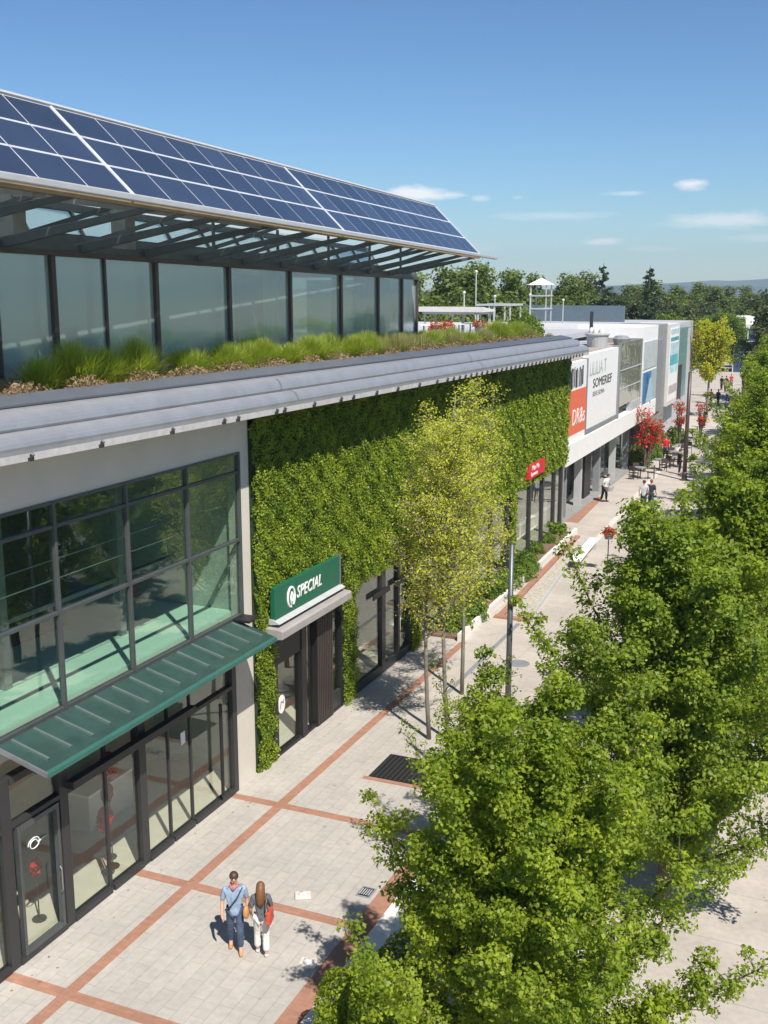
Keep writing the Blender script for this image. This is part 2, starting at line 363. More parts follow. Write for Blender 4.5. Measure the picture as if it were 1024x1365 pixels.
def XP(px, py, x=0):
    d = ray(px, py); return Vector((CX, 0, CH))+d*((x-CX)/d.x)
def DP(px, py, dd): return Vector((CX, 0, CH))+ray(px, py)*(dd/F)

# ------------------------------------------------------------------ setting: ground
g = MB(); nn = 40; ext = 4200
for i in range(nn+1):
    for j in range(nn+1):
        x = -ext+2*ext*i/nn; y = -600+(ext+3000)*j/nn; g.v.append((x, y, -.06))
for i in range(nn):
    for j in range(nn):
        a = i*(nn+1)+j; g.f.append([a, a+nn+1, a+nn+2, a+1]); g.m.append(0)
sstruct('ground', g, m_ground, fix=False)
sstruct('sidewalk', MB().box(-12, 14.5, -20, 260, -.05, -.004), m_conc)
sstruct('road', MB().box(14.6, 26, -20, 260, -.055, -.03), m_asph)
sstruct('road_kerb', MB().box(14.5, 14.66, -20, 260, -.05, .03), m_kerb)
sstruct('plaza_paving', MB().box(.0, 5.62, 2, 29.6, -.004, .0), m_plaza)
b = MB(); b.box(1.36, 1.62, 2, 36, 0, .004); sstruct('brick_band', b, m_brick)
for yy in (9.95, 14.0, 18.05, 22.1): sstruct('brick_cross_band', MB().box(.02, 1.355, yy-.13, yy+.13, 0, .005).box(1.625, 5.36, yy-.13, yy+.13, 0, .005), m_brick)
sstruct('brick_edge_band', MB().box(5.37, 5.8, 2, 24.3, 0, .006), m_brick)
sstruct('kerb', MB().box(5.82, 6.75, 2, 26.5, -.05, .07), m_kerb, bevel=.02)
sstruct('pale_paving_strip', MB().hexa([(2.25, 52, -.003), (2.55, 52, -.003), (1.45, 92, -.003), (1.15, 92, -.003), (2.25, 52, .004), (2.55, 52, .004), (1.45, 92, .004), (1.15, 92, .004)]), M('pale strip', (.56, .52, .47), .8))
sstruct('paving_joint_strip', MB().box(2.62, 2.78, 31, 39, -.003, .004), m_mgrey)
sstruct('entrance_brick_apron', MB().hexa([(-.6, 58, 0), (.5, 58, 0), (.2, 66, 0), (-.6, 66, 0), (-.6, 58, .008), (.5, 58, .008), (.2, 66, .008), (-.6, 66, .008)]), m_brick)
# hills
def hill(y0, amp, x0, x1, seed, z0):
    rnd = random.Random(seed); ph = [rnd.uniform(0, 6.28) for _ in range(6)]; mb = MB(); nx, ny = 90, 8
    for j in range(ny+1):
        for i in range(nx+1):
            x = x0+(x1-x0)*i/nx; t = j/ny
            h = sum(math.sin(x*f/1000+p)*a for f, p, a in zip((2.1, 5.7, 12, 23, 41, 70), ph, (.6, .6, .5, .3, .15, .08)))
            edge = min(1, max(0, (x-x0)/(x1-x0)*2.2)); z = z0*math.sin(math.pi*t/1.0)**.8*(edge**.8)*(1+amp*h)
            mb.v.append((x, y0+t*900+60*math.sin(x/300+ph[0]), z-1))
    for j in range(ny):
        for i in range(nx):
            a = j*(nx+1)+i; mb.f.append([a, a+1, a+nx+2, a+nx+1]); mb.m.append(0)
    return sstruct('hills', mb, m_hill, smooth=True, fix=False)
hill(2600, .22, -900, 3200, 3, 70); hill(1500, .35, -900, 2600, 11, 26)

# ------------------------------------------------------------------ main building
def zr(y): return 9.82-(y-13.8)*.0126
Y0, Y1 = 6.0, 56.3
B = empty('retail_building', (0, 23.5, 0), 'two storey shop building with planted facade, beige frame and grey metal eaves', 'building')
w_ = MB()
w_.prof_y([(0, 8.72), (0, zr(18)), (-.35, zr(18)), (-.35, 8.72)], Y0, 23.5, 0, 0)
w_.box(-.35, 0, 23.06, 23.5, 0, 8.72); w_.box(-.35, 0, 22.45, 23.058, 0, 4.45)
w_.box(-.35, -.03, Y0, 22.44, 4.1, 4.5)
w_.build('wall', m_beige, B)
bk = MB(); bk.box(-14, -.36, Y0, Y1, 9.35, 9.6); bk.build('roof', m_roof, B)
bk = MB(); bk.box(-8.3, -8, Y0, Y1, 0, 9.3); bk.box(-8, -.36, Y0-.2, Y0, 0, 9.3); bk.build('back_wall', m_inwall, B)
bk = MB(); bk.box(-8, -.37, Y0, 23.2, 4.12, 4.55); bk.build('upper_floor', m_mint, B)
MB().box(-8, -.1, Y0, 23.2, .0, .02).build('shop_floor', m_cream, B)
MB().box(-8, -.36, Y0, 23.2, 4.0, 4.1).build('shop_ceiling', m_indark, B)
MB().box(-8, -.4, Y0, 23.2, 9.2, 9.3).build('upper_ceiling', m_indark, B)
MB().box(-8, -.05, 23.21, 23.4, 0, 9.2).build('partition_wall', m_inwall, B)
MB().box(-3.1, -3.0, Y0, 15.9, .02, 3.95).box(-3.1, -3.0, 17.2, 23.2, .02, 3.95).build('shop_back_wall', m_beige2, B)
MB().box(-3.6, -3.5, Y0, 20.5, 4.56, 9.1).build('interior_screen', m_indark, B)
# green wall zone structure
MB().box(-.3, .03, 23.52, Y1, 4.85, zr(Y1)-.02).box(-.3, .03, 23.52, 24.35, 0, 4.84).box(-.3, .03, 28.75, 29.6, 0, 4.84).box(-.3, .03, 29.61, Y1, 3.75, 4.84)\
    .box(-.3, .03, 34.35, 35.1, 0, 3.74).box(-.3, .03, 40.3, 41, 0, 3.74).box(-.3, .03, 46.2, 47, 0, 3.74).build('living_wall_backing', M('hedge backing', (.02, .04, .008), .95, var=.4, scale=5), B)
rng = np.random.default_rng(5)
rects = [(23.5, 24.35, 0, 4.85), (23.5, 34, 4.8, 9.6), (28.7, 29.65, 0, 4.85), (29.6, 34.3, 3.62, 4.85), (34.3, 35.15, 0, 3.7), (34, 46, 3.62, 9.5), (46, 56.35, 3.6, 9.2), (40.3, 41, 0, 3.7), (46.2, 47, 0, 3.7)]
VV = []
for (a, b_, c, d) in rects:
    far = (a+b_)/2; dens = 1500 if far < 31 else (900 if far < 42 else 460); sz = .056 if far < 31 else (.076 if far < 42 else .105)
    n = int((b_-a)*(d-c)*dens); P = np.empty((n, 3)); P[:, 1] = rng.uniform(a-.03, b_+.03, n); P[:, 2] = rng.uniform(c-.05, d, n)
    bl = (np.sin(P[:, 1]*3.1+np.sin(P[:, 2]*2.3)*1.4)*np.sin(P[:, 2]*4.3+P[:, 1]*1.1)+np.sin(P[:, 1]*7.7)*np.sin(P[:, 2]*8.9+1.3))*.055
    P[:, 0] = .12+bl+np.abs(rng.normal(size=n))*.05
    P[:, 2] = np.minimum(P[:, 2], zr(P[:, 1])-.05)
    VV.append(leafquads(P, sz, rng, (.55, 0, .25), asp=.7))
tag(np_quads('living_wall', np.concatenate(VV), m_leafW, B, True))
# gutter / eaves
prof = [(1.02, 0), (1.07, .02), (1.07, .2)]
prof += [(.83+.25*math.cos(t), .2+.27*math.sin(t)) for t in [R(10+i*16) for i in range(8)]]
prof += [(.56, .44)]
prof += [(.4+.2*math.cos(t), .47+.28*math.sin(t)) for t in [R(5+i*16) for i in range(7)]]
prof += [(.16, .80), (.02, .80), (.02, .42), (.02, -.02), (.2, -.04)]
G = MB().prof_y(prof, Y0, Y1+.2, zr(Y0), zr(Y1), 1).build('gutter', m_metal, B)
mbf = MB(); mbf.prof_y([(.19, .812), (.19, .85), (-.42, .97), (-.42, .5), (.0, .5), (.0, .79)], Y0, Y1+.2, zr(Y0), zr(Y1)); mbf.build('roof_flashing', m_flash, B)
fa = MB()
fa.prof_y([(1.085, .0), (1.095, .0), (1.095, .13), (1.085, .13)], Y0, Y1+.2, zr(Y0), zr(Y1)); fa.build('fascia', m_fascia, B)
for k, yy in enumerate([14.4, 16.3, 18.6, 20.6, 21.2, 23.0, 23.4, 25, 26.6, 27.4, 29, 30.6, 32.4, 34]+[35+i*.62 for i in range(33)]):
    q = MB(); z = zr(yy); q.box(1.097, 1.15, yy-.05, yy+.05, z+.0, z+.06); q.tube([(1.13, yy, z+.06), (1.16, yy+.02, z+.1), (1.12, yy, z+.13)], .03, 6)
    q.build('bracket_light', m_dark, B)
# joints in gutter
for yy in (24.2, 39): MB().prof_y([(x+.006, z+.006) for x, z in prof[3:18]], yy, yy+.05, zr(yy), zr(yy), 1, closed=False).build('gutter_seam', m_lsteel, B, fix=False)
# upper curtain window
ys = [7.1, 9.37, 11.64, 13.91, 16.18, 18.45, 20.72, 23.02]; zs = [4.58, 6.5, 8.22, 8.7]
fr = MB()
for y in ys: fr.box(-.08, .035, y-.035, y+.035, 4.5, 8.72)
for z in (4.545, 6.5, 8.22, 8.69):
    for a, b_ in zip(ys[:-1], ys[1:]): fr.box(-.10, .025, a+.046, b_-.046, z-.035, z+.035)
W = fr.build('upper_window', m_gframe, B, bevel=.006)
for a, b_ in zip(ys[:-1], ys[1:]):
    for c, d in zip(zs[:-1], zs[1:]): MB().box(-.05, -.04, a+.04, b_-.04, c+.03, d-.03).build('pane', m_glassU, W)
rl = MB()
for z in (7.05, 7.45):
    rl.tube([(-.35, 7, z), (-.35, 20.6, z)], .012, 6)
rl.build('reflection_rods', m_lsteel, B)  # thin rods added to imitate lines reflected in the middle panes
q = MB()
for y in (12, 16.5, 20.4): q.box(-1.9, -1.7, y-.1, y+.1, 4.55, 9.15)
q.box(-1.9, -1.75, Y0, 22.9, 5.9, 6.0); q.build('inside_post', m_mgrey, B)
# shopfront
SFm = MB(); yl = [(6.0, 6.3), (10.2, 10.5), (12.4, 12.6), (14.1, 14.36), (15.7, 15.95), (17.16, 17.24), (18.3, 18.55), (19.46, 19.52), (20.37, 20.43), (22.22, 22.42)]
for a, b_ in yl: SFm.box(-.08 if b_-a > .15 else -.0, .13 if b_-a > .15 else .08, a, b_, .0, 3.85)
for (p, q_) in zip(yl[:-1], yl[1:]):
    SFm.box(-.05, .15, p[1], q_[0], .0, .13); SFm.box(-.05, .15, p[1], q_[0], 3.7, 3.85); SFm.box(-.04, .13, p[1], q_[0], 2.82, 2.92)
SF = SFm.build('shopfront', m_dark, B, bevel=.008)
for (p, q_) in zip(yl[:-1], yl[1:]):
    MB().box(.04, .05, p[1]-.01, q_[0]+.01, .12, 2.83).build('pane', m_glassL, SF); MB().box(.04, .05, p[1]-.01, q_[0]+.01, 2.91, 3.71).build('pane', m_glassL, SF)
dr = MB()
dr.box(.06, .16, 14.46, 14.53, .14, 2.8).box(.06, .16, 15.55, 15.62, .14, 2.8).box(.06, .16, 14.54, 15.54, .14, .24).box(.06, .16, 14.54, 15.54, 2.7, 2.8)
Dr = dr.build('door', m_gframe, SF); MB().tube([(.2, 15.5, .95), (.24, 15.5, 1.0), (.24, 15.5, 1.45), (.2, 15.5, 1.5)], .014, 6).build('handle', m_lsteel, Dr)
hd = MB()
hd.box(.14, .32, 15.9, 20.3, 2.96, 3.12); hd.build('shutter_box', m_dark, SF)
hn = MB().tube([(.22, 21.5, .3), (.22, 21.5, 2.7)], .045, 8); hn.build('downlight_post', m_black, SF)
# swirl logo sticker on door
tb = MB(); cy, cz = 14.98, 2.22
tb.tube([(.065, cy+.17*math.cos(t)*(.5+.5*t/9), cz+.13*math.sin(t)*(.5+.5*t/9)) for t in [i*.35 for i in range(28)]], .012, 5)
tb.tube([(.065, cy+.1, cz-.02), (.065, cy+.28, cz+.01), (.065, cy+.36, cz)], .014, 5); tb.build('swirl_logo', m_white, SF, smooth=True)
MB().box(.055, .062, 20.0, 20.18, 2.2, 2.5).build('notice', m_white, SF)
# awning
aw = MB(); yA, yB = 14.25, 22.65
aw.prof_y([(.03, 4.5), (1.15, 4.2), (1.15, 4.14), (.03, 4.44)], yA, yB, 0, 0)
A = aw.build('awning', m_green, B)
MB().prof_y([(1.12, 4.215), (1.2, 4.19), (1.21, 4.10), (1.12, 4.12)], yA-.01, yB+.01, 0, 0).build('edge_trim', m_greenl, A, bevel=.01)
MB().bar((.03, yA-.03, 4.47), (1.18, yA-.03, 4.16), .04, .09).build('edge_rail', m_lsteel, A)
for i in range(14):
    y = yA+.32+i*.6; MB().bar((.08, y, 4.5), (.92+.03*(i % 3), y, 4.28), .055, .05).build('seam', M('awning seam', (.16, .22, .20), .4, metal=.4) if i == 0 else bpy.data.materials['awning seam'], A)
MB().box(.0, .5, 22.5, 23.0, 4.5, 4.56).build('awning_bracket', m_black, A)
# specialty shop entrance
E = MB(); E.box(-.12, .12, 24.36, 24.6, 0, 3.6).box(-.12, .12, 26.0, 26.3, 0, 3.3).box(-.10, .14, 26.9, 27.95, 0, 3.3).box(-.1, .1, 28.62, 28.74, 0, 4.8).box(-.14, .10, 24.36, 28.6, 3.3, 4.84).box(-.11, .09, 24.6, 26.0, 2.65, 3.29)
E.box(-.1, .1, 24.6, 28.6, .0, .1)
EN = E.build('entrance', m_black, B, bevel=.01)
for a, b_, c, d in ((24.6, 26, .1, 2.65), (26.3, 26.9, .1, 3.3), (27.95, 28.62, .6, 3.3)): MB().box(-.02, -.01, a, b_, c, d).build('pane', m_glassL, EN)
MB().box(-.05, .08, 27.96, 28.61, .1, .6).build('stall_riser', m_dark, EN)
mb = MB()
for i in range(9): mb.box(.142, .16, 26.93+i*.115, 26.97+i*.115, .1, 3.25)
mb.build('ribbed_cladding', m_brown, EN)
MB().prof_y([(.1, 3.93), (.62, 3.9), (.66, 3.86), (.66, 3.66), (.1, 3.6)], 23.9, 28.2, 0, 0).build('entrance_canopy', M('canopy lilac grey', (.33, .31, .30), .55), EN, bevel=.01)
MB().prof_y([(.1, 3.96), (.5, 4.02), (.3, 4.12), (.1, 4.12)], 24.05, 28.1, 0, 0).build('canopy_slope', m_lgrey, EN)
SG = MB().box(.2, .35, 24.1, 28.0, 4.1, 4.98).build('shop_sign', m_sign, EN, bevel=.015)
MB().box(.18, .37, 28.01, 28.07, 4.0, 5.0).build('sign_frame', m_lsteel, SG)
rg = MB(); cy, cz = 24.98, 4.52
rg.tube([(.36, cy+.2*math.cos(t), cz+.27*math.sin(t)) for t in [R(a) for a in range(-60, 285, 15)]], .034, 6)
rg.tube([(.36, cy+.01, cz-.25), (.36, cy-.03, cz-.02), (.36, cy+.05, cz+.12), (.36, cy+.12, cz+.03), (.36, cy+.1, cz-.1), (.36, cy, cz-.12)], .028, 6)
rg.build('round_logo', m_white, SG, smooth=True)
text_mb('SPECIAL', .46, facing_x(.352, 25.3, 4.4, .92), 'sign_lettering', m_white, SG, .01, .25, .006)
ov = MB(); ov.add([(-.005, 24.98+.2*math.cos(2*math.pi*k/20), 1.4+.27*math.sin(2*math.pi*k/20)) for k in range(20)]+[(.003, 24.98+.2*math.cos(2*math.pi*k/20), 1.4+.27*math.sin(2*math.pi*k/20)) for k in range(20)],
    [list(range(20))[::-1], list(range(20, 40))]+[[k, (k+1) % 20, 20+(k+1) % 20, 20+k] for k in range(20)]); O = ov.build('oval_sticker', m_white, EN)
MB().tube([(.008, 24.87, 1.3), (.008, 24.95, 1.5), (.008, 25.05, 1.42), (.008, 25.1, 1.5)], .02, 5).build('sticker_mark', m_mgrey, O)
MB().box(-2.6, -2.5, 24.4, 34.3, 0, 3.7).build('back_panel', m_beige2, EN)
MB().box(-2.5, -.2, 24.4, 34.3, 3.75, 3.8).build('soffit_panel', m_beige2, EN)
MB().box(-2.5, -.15, 24.4, 34.3, .0, .015).build('lobby_floor', m_cream, EN)
MB().box(-2.5, -.2, 29.0, 29.2, 0, 3.7).build('divider', m_beige2, EN)
# second windows
def wins(ylist, z0, z1, name='display_window', matf=m_dark, lift=0):
    f = MB()
    for a, b_ in ylist: f.box(-.08, .08, a, b_, z0, z1)
    for p, q_ in zip(ylist[:-1], ylist[1:]): f.box(-.06, .07, p[1], q_[0], z0, z0+.3); f.box(-.06, .07, p[1], q_[0], z1-.1, z1)
    o = f.build(name, matf, B)
    for p, q_ in zip(ylist[:-1], ylist[1:]): MB().box(-.02, -.01, p[1], q_[0], z0+.3, z1-.1).build('pane', m_glassL, o)
    return o
wins([(29.62, 29.68), (31.8, 32.1), (33.2, 33.35), (34.28, 34.34)], 0, 3.74)
wins([(35.12, 35.2), (37.5, 37.7), (40.2, 40.28)], 0, 3.74); wins([(41.02, 41.1), (43.6, 43.8), (46.1, 46.18)], 0, 3.74)
W3 = wins([(47.02, 47.2), (49.6, 49.8), (51.9, 52.1), (54.2, 54.4), (55.7, 55.9)], 0, 3.6)
MB().box(-.2, .05, 55.92, 56.28, 0, 3.6).build('end_column', m_concr, B)
MB().box(-4.1, -4, 35, 56, 0, 3.7).build('inner_wall', m_inwall, B)
MB().box(-4, -.1, 34.4, 56, 0, .02).build('inner_floor', m_cream, B)
MB().box(-4, -.2, 34.4, 56, 3.7, 3.74).build('inner_ceiling', m_lgrey, B)
for y in (31.9, 33.7): MB().box(.09, .12, y-.9, y+.5, 2.75, 2.95).build('window_lettering_strip', m_black, W)
rs = MB().box(.1, .3, 48.5, 51.3, 3.9, 4.55).build('red_sign', M('sign red', (.62, .015, .035), .5), B)
text_mb('Mac Mo', .34, facing_x(.302, 48.95, 4.27, 1.15), 'sign_lettering', m_white, rs, .01, .4)
text_mb('Lammms', .28, facing_x(.302, 48.8, 4.0, 1.15), 'sign_lettering', m_white, rs, .01, .4)

# ------------------------------------------------------------------ pavilion on the roof
P1 = Vector((-4.43, 20.1, 0)); P2 = Vector((-6.91, 52.29, 0)); pe = (P2-P1).normalized(); pn = Vector((pe.y, -pe.x, 0))  # pn towards +x
def zt(s): return 13.49-.0131*s
def PV(s, n=0, z=0): p = P1+pe*s+pn*n; return Vector((p.x, p.y, z))
PVN = empty('rooftop_pavilion', (-5, 20, 9.6), 'long glazed pavilion with teal glass standing on the planted roof', 'pavilion')
ms = [-9, -4.6, -.35, 1.88, 6.79, 11.42, 16.39, 21.6, 26.3, 29.82, 32.26]; thin = [4.2]
f = MB()
for s in ms:
    f.hexa([PV(s-.09, -.1, 9.7), PV(s+.09, -.1, 9.7), PV(s+.09, .1, 9.7), PV(s-.09, .1, 9.7), PV(s-.09, -.1, zt(s)), PV(s+.09, -.1, zt(s)), PV(s+.09, .1, zt(s)), PV(s-.09, .1, zt(s))])
for s in thin+[-2.4, ]: f.hexa([PV(s-.05, -.06, 9.7), PV(s+.05, -.06, 9.7), PV(s+.05, .06, 9.7), PV(s-.05, .06, 9.7), PV(s-.05, -.06, zt(s)), PV(s+.05, -.06, zt(s)), PV(s+.05, .06, zt(s)), PV(s-.05, .06, zt(s))])
f.bar(PV(-9, .02, zt(-9)+.06), PV(32.3, .02, zt(32.3)+.06), .28, .12); f.bar(PV(-9, 0, 9.75), PV(32.3, 0, 9.75), .2, .12)
for s, w2 in ((32.26, 0), ):
    for nn_ in (-2, -4): f.hexa([PV(s-.06, nn_-.06, 9.7), PV(s+.06, nn_-.06, 9.7), PV(s+.06, nn_+.06, 9.7), PV(s-.06, nn_+.06, 9.7), PV(s-.06, nn_-.06, zt(s)), PV(s+.06, nn_-.06, zt(s)), PV(s+.06, nn_+.06, zt(s)), PV(s-.06, nn_+.06, zt(s))])
f.build('frame', m_brown, PVN)
for a, b_ in zip(ms[:-1], ms[1:]):
    MB().hexa([PV(a, -.01, 9.8), PV(b_, -.01, 9.8), PV(b_, .0, 9.8), PV(a, .0, 9.8), PV(a, -.01, zt(a)), PV(b_, -.01, zt(b_)), PV(b_, .0, zt(b_)), PV(a, .0, zt(a))]).build('pane', m_glassP, PVN)
MB().hexa([PV(32.25, -6, 9.8), PV(32.26, -6, 9.8), PV(32.26, -.1, 9.8), PV(32.25, -.1, 9.8), PV(32.25, -6, 13.07), PV(32.26, -6, 13.07), PV(32.26, -.1, 13.07), PV(32.25, -.1, 13.07)]).build('pane', m_glassP, PVN)
MB().hexa([PV(-9, -7, 9.62), PV(32.2, -7, 9.62), PV(32.2, 0, 9.62), PV(-9, 0, 9.62), PV(-9, -7, 9.68), PV(32.2, -7, 9.68), PV(32.2, 0, 9.68), PV(-9, 0, 9.68)]).build('floor', m_lgrey, PVN)
rr = MB()
a, b_ = -9, 32.3
rr.hexa([PV(a, -7, zt(a)+.13), PV(b_, -7, zt(b_)+.13), PV(b_, .05, zt(b_)+.13), PV(a, .05, zt(a)+.13), PV(a, -7, zt(a)+.3), PV(b_, -7, zt(b_)+.3), PV(b_, .05, zt(b_)+.3), PV(a, .05, zt(a)+.3)])
rr.build('roof', m_steel, PVN)
MB().hexa([PV(-9, -7.2, 9.6), PV(32.3, -7.2, 9.6), PV(32.3, -7, 9.6), PV(-9, -7, 9.6), PV(-9, -7.2, zt(-9)+.2), PV(32.3, -7.2, zt(32.3)+.2), PV(32.3, -7, zt(32.3)+.2), PV(-9, -7, zt(-9)+.2)]).build('back_wall', m_mgrey, PVN)
# curtains
def curtain(s0, s1, seed, n0=-.45, zb=9.7):
    rnd = random.Random(seed); c = MB(); k = 40; ph = rnd.uniform(0, 6)
    for i in range(k+1):
        s = s0+(s1-s0)*i/k; o = .06*math.sin(s*9+ph)+.03*math.sin(s*23+ph)
        c.v += [tuple(PV(s, n0+o, zb)), tuple(PV(s, n0+o, zt(s)-.02))]
    for i in range(k): c.f.append([2*i, 2*i+2, 2*i+3, 2*i+1]); c.m.append(0)
    c.build('curtain', m_curt, PVN, smooth=True, fix=False)
for i, (a, b_, zb) in enumerate(((-8.5, -.6, 9.7), (-.3, 1.7, 10.9), (2.0, 4.1, 11.4), (4.3, 6.6, 9.7), (6.9, 11.3, 9.7), (11.6, 12.8, 9.7), (15, 16.3, 9.7), (16.6, 17.4, 9.7), (21.8, 23.2, 9.7), (24.5, 26.2, 9.7), (26.5, 29.6, 9.7))): curtain(a, b_, i, zb=zb)
cl = MB()
# clerestory behind the struts
for i in range(16):
    s = -8.9+i*2.58; t = s+2.5
    cl.hexa([PV(s, -1.9, zt(s)+.32), PV(t, -1.9, zt(t)+.32), PV(t, -1.87, zt(t)+.32), PV(s, -1.87, zt(s)+.32), PV(s, -2.6, zt(s)+1.55), PV(t, -2.6, zt(t)+1.45), PV(t, -2.57, zt(t)+1.45), PV(s, -2.57, zt(s)+1.55)])
cl.build('clerestory_pane', m_glassC, PVN)
ck = MB()
for i in range(17):
    s = -8.95+i*2.58; ck.bar(PV(s, -1.85, zt(s)+.3), PV(s, -2.58, zt(s)+1.55), .09, .1, up=pe)
ck.bar(PV(-9, -1.85, zt(-9)+.55), PV(32.2, -1.85, zt(32)+.5), .2, .42); ck.bar(PV(-9, -2.6, zt(-9)+1.6), PV(32.2, -2.6, zt(32)+1.5), .25, .2)
ck.build('clerestory_frame', m_steel, PVN)

# ------------------------------------------------------------------ solar canopy
SA = Vector((.19, 18.98, 14.5)); SB = Vector((-3.03, 53.1, 14.16)); se = (SB-SA); SLN = math.hypot(se.x, se.y); seh = Vector((se.x, se.y, 0)).normalized(); snb = Vector((-seh.y, seh.x, 0))
def SP(u, v, w=0):
    k = max(-.3, u/30); bb = 1.9+.36*k; hh = 1.85+.42*k
    p = SA+seh*u+Vector((0, 0, se.z*u/SLN))+(snb*bb+Vector((0, 0, hh)))*v
    nr = (Vector((0, 0, bb))-snb*hh).normalized()
    return p+nr*w
SC = empty('solar_canopy', (-3, 20, 13.6), 'long tilted solar panel canopy on steel struts above the pavilion', 'solar canopy')
def slab(mb, u0, u1, v0, v1, w0, w1):
    return mb.hexa([SP(u0, v0, w0), SP(u1, v0, w0), SP(u1, v1, w0), SP(u0, v1, w0), SP(u0, v0, w1), SP(u1, v0, w1), SP(u1, v1, w1), SP(u0, v1, w1)])
pwid = 1.545; bays = [(-6, 0), (.09, 8), (.09, 12)]; u = 0
bayu = [(-9.3, -.07, 6), (.07, 12.4, 8), (12.54, 31.0, 12)]
for (u0, u1, n) in bayu:
    for i in range(n):
        a = u0+(u1-u0)*i/n; c = u0+(u1-u0)*(i+1)/n
        for j in range(3):
            v0 = .02+j*.32; v1 = v0+.32; mb = MB(); g_ = .021; gv = .012
            slab(mb, a+.004, c-.004, v0+.002, v1-.002, -.03, .0); mb.mi = 1; slab(mb, a+g_, c-g_, v0+gv, v1-gv, .0005, .004)
            mb.build('solar_panel', [m_frame, m_cell], SC, fix=True)
for u in (0, 12.47, 31.05): slab(MB(), u-.045, u+.045, .0, 1.0, -.02, .02).build('divider_rail', m_frame, SC)
slab(MB(), -9.3, 31.1, .982, 1.01, -.05, .045).build('top_rail', m_lgrey, SC)
e0 = SP(-9.3, 0); e1 = SP(SLN-.0, 0)
MB().bar(SP(-9.3, -.02, .0), SP(SLN, -.02, .0), .16, .13).build('front_beam', m_lgrey, SC, bevel=.02)
MB().bar(SP(-9.3, .02, -.2), SP(31.5, .02, -.2), .14, .12).build('timber_batten', m_wood, SC)
MB().bar(SP(-9.3, .12, -.35), SP(31.5, .12, -.35), .12, .22).build('rear_beam', m_steel, SC)
k = -8.6
while k < 30:
    pb = PV(k-.6, -.15, zt(k)+.2); pt = SP(k+.9, .06, -.24)
    MB().bar(pb, pt, .13, .26, w2=.11, h2=.11).build('strut', m_steel, SC, bevel=.01)
    slab(MB(), k+.86, k+.93, .06, .97, -.10, -.04).build('rafter', m_steel, SC)
    MB().bar(PV(k+1.0, -1.3, zt(k)+.32), SP(k+2.7, .34, -.12), .07, .14, h2=.08).build('brace', m_steel, SC)
    k += 3.1
MB().bar(PV(30.0, -.3, zt(30)+.25), SP(SLN-2.6, .02, -.12), .14, .26, h2=.1).build('strut', m_steel, SC)
for s in (-3.9, .9, 5.75):
    c = PV(s, -.3, 0); MB().box(c.x-.24, c.x+.24, c.y-.24, c.y+.24, zt(s)+.3, 15.15).build('column', m_concr, SC, bevel=.02)
    MB().bar(PV(s, -.3, 14.95), SP(s+1.4, .12, -.4), .4, .3).build('column_beam', m_concr, SC)
for s in (11, 16, 21, 26, 30.5):
    for dn in (-.25, ): MB().tube([PV(s, dn, zt(s)+.28), PV(s, dn, 14.75)], .06, 8).build('post', m_steel, SC)
MB().hexa([SP(-9.3, 1.0, -.3), SP(31.1, 1.0, -.3), PV(32.2, -4.2, 15.0), PV(-9, -4.2, 15.4), SP(-9.3, 1.0, -.2), SP(31.1, 1.0, -.2), PV(32.2, -4.2, 15.1), PV(-9, -4.2, 15.5)]).build('shade_roof', m_frost, SC)  # unseen sheet added to keep direct sun off the pavilion glass
# roof planter soil
ps = MB(); ps.hexa([(-.3, Y0, 9.61), (-.3, 55, 9.61), PV(34, .12, 9.61), PV(-12, .12, 9.61), (-.3, Y0, zr(Y0)+.72), (-.3, 55, zr(55)+.72), PV(34, .12, 9.95), PV(-12, .12, 10.3)])
sstruct('planter_soil', ps, m_soil)

# ------------------------------------------------------------------ grasses
def tuft(name, n, h, r, mat, seed, flat=.0, lab='', cat='ornamental grass', wd=.011):
    rg_ = np.random.default_rng(seed); V = []
    az = rg_.uniform(0, 2*np.pi, n); lean = np.abs(rg_.normal(0, .5, n)).clip(0, 1.3)+flat; L = h*rg_.uniform(.55, 1.1, n); b0 = rg_.normal(0, r*.3, (n, 2))
    d = np.stack([np.cos(az), np.sin(az)], 1); sd = np.stack([-np.sin(az), np.cos(az)], 1)
    def pt(t):
        th = lean*(.5+1.1*t); x = L*t*np.sin(th*.9); z = L*t*np.cos(np.minimum(th, 1.5)*.75)
        return np.concatenate([b0+d*x[:, None], z[:, None]], 1)
    a, m_, c = pt(0), pt(.55), pt(1.0); s3 = np.concatenate([sd, np.zeros((n, 1))], 1)*wd
    Q1 = np.stack([a-s3*.8, a+s3*.8, m_+s3, m_-s3], 1); Q2 = np.stack([m_-s3, m_+s3, c+s3*.15, c-s3*.15], 1)
    V = np.concatenate([Q1, Q2]).reshape(-1, 3)
    o = np_quads(name, V, mat); tag(o, lab, cat, 'ornamental grass tufts in the roof edge planter'); return o
LG = 'bright green rounded grass tuft in the planter along the metal roof edge'; LP = 'pale straw green wispy grass tuft in the planter in front of the pavilion glass'
tg = [tuft('ornamental_grass', 2600, 1.05, .45, m_grassG, i, lab=LG, wd=.0075) for i in range(3)]; tp = [tuft('ornamental_grass', 1700, .85, .6, m_grassP, 10+i, lab=LP, wd=.006) for i in range(2)]
rnd = random.Random(3); used = set()
def place(proto, x, y, z, s):
    loc = (x, y, z); rz = rnd.uniform(0, 6.28); sc_ = (s*rnd.uniform(.9, 1.1), s*rnd.uniform(.9, 1.1), s*rnd.uniform(.85, 1.1))
    if proto.name in used: return dup(proto, loc, rz, sc_)
    used.add(proto.name); proto.location = loc; proto.rotation_euler = (0, 0, rz); proto.scale = sc_; return proto
def zs_(x, y): t = min(1, max(0, (-x-.3)/4.2)); return (zr(y)+.70)*(1-t)+(10.3-(y-20)*.011)*t
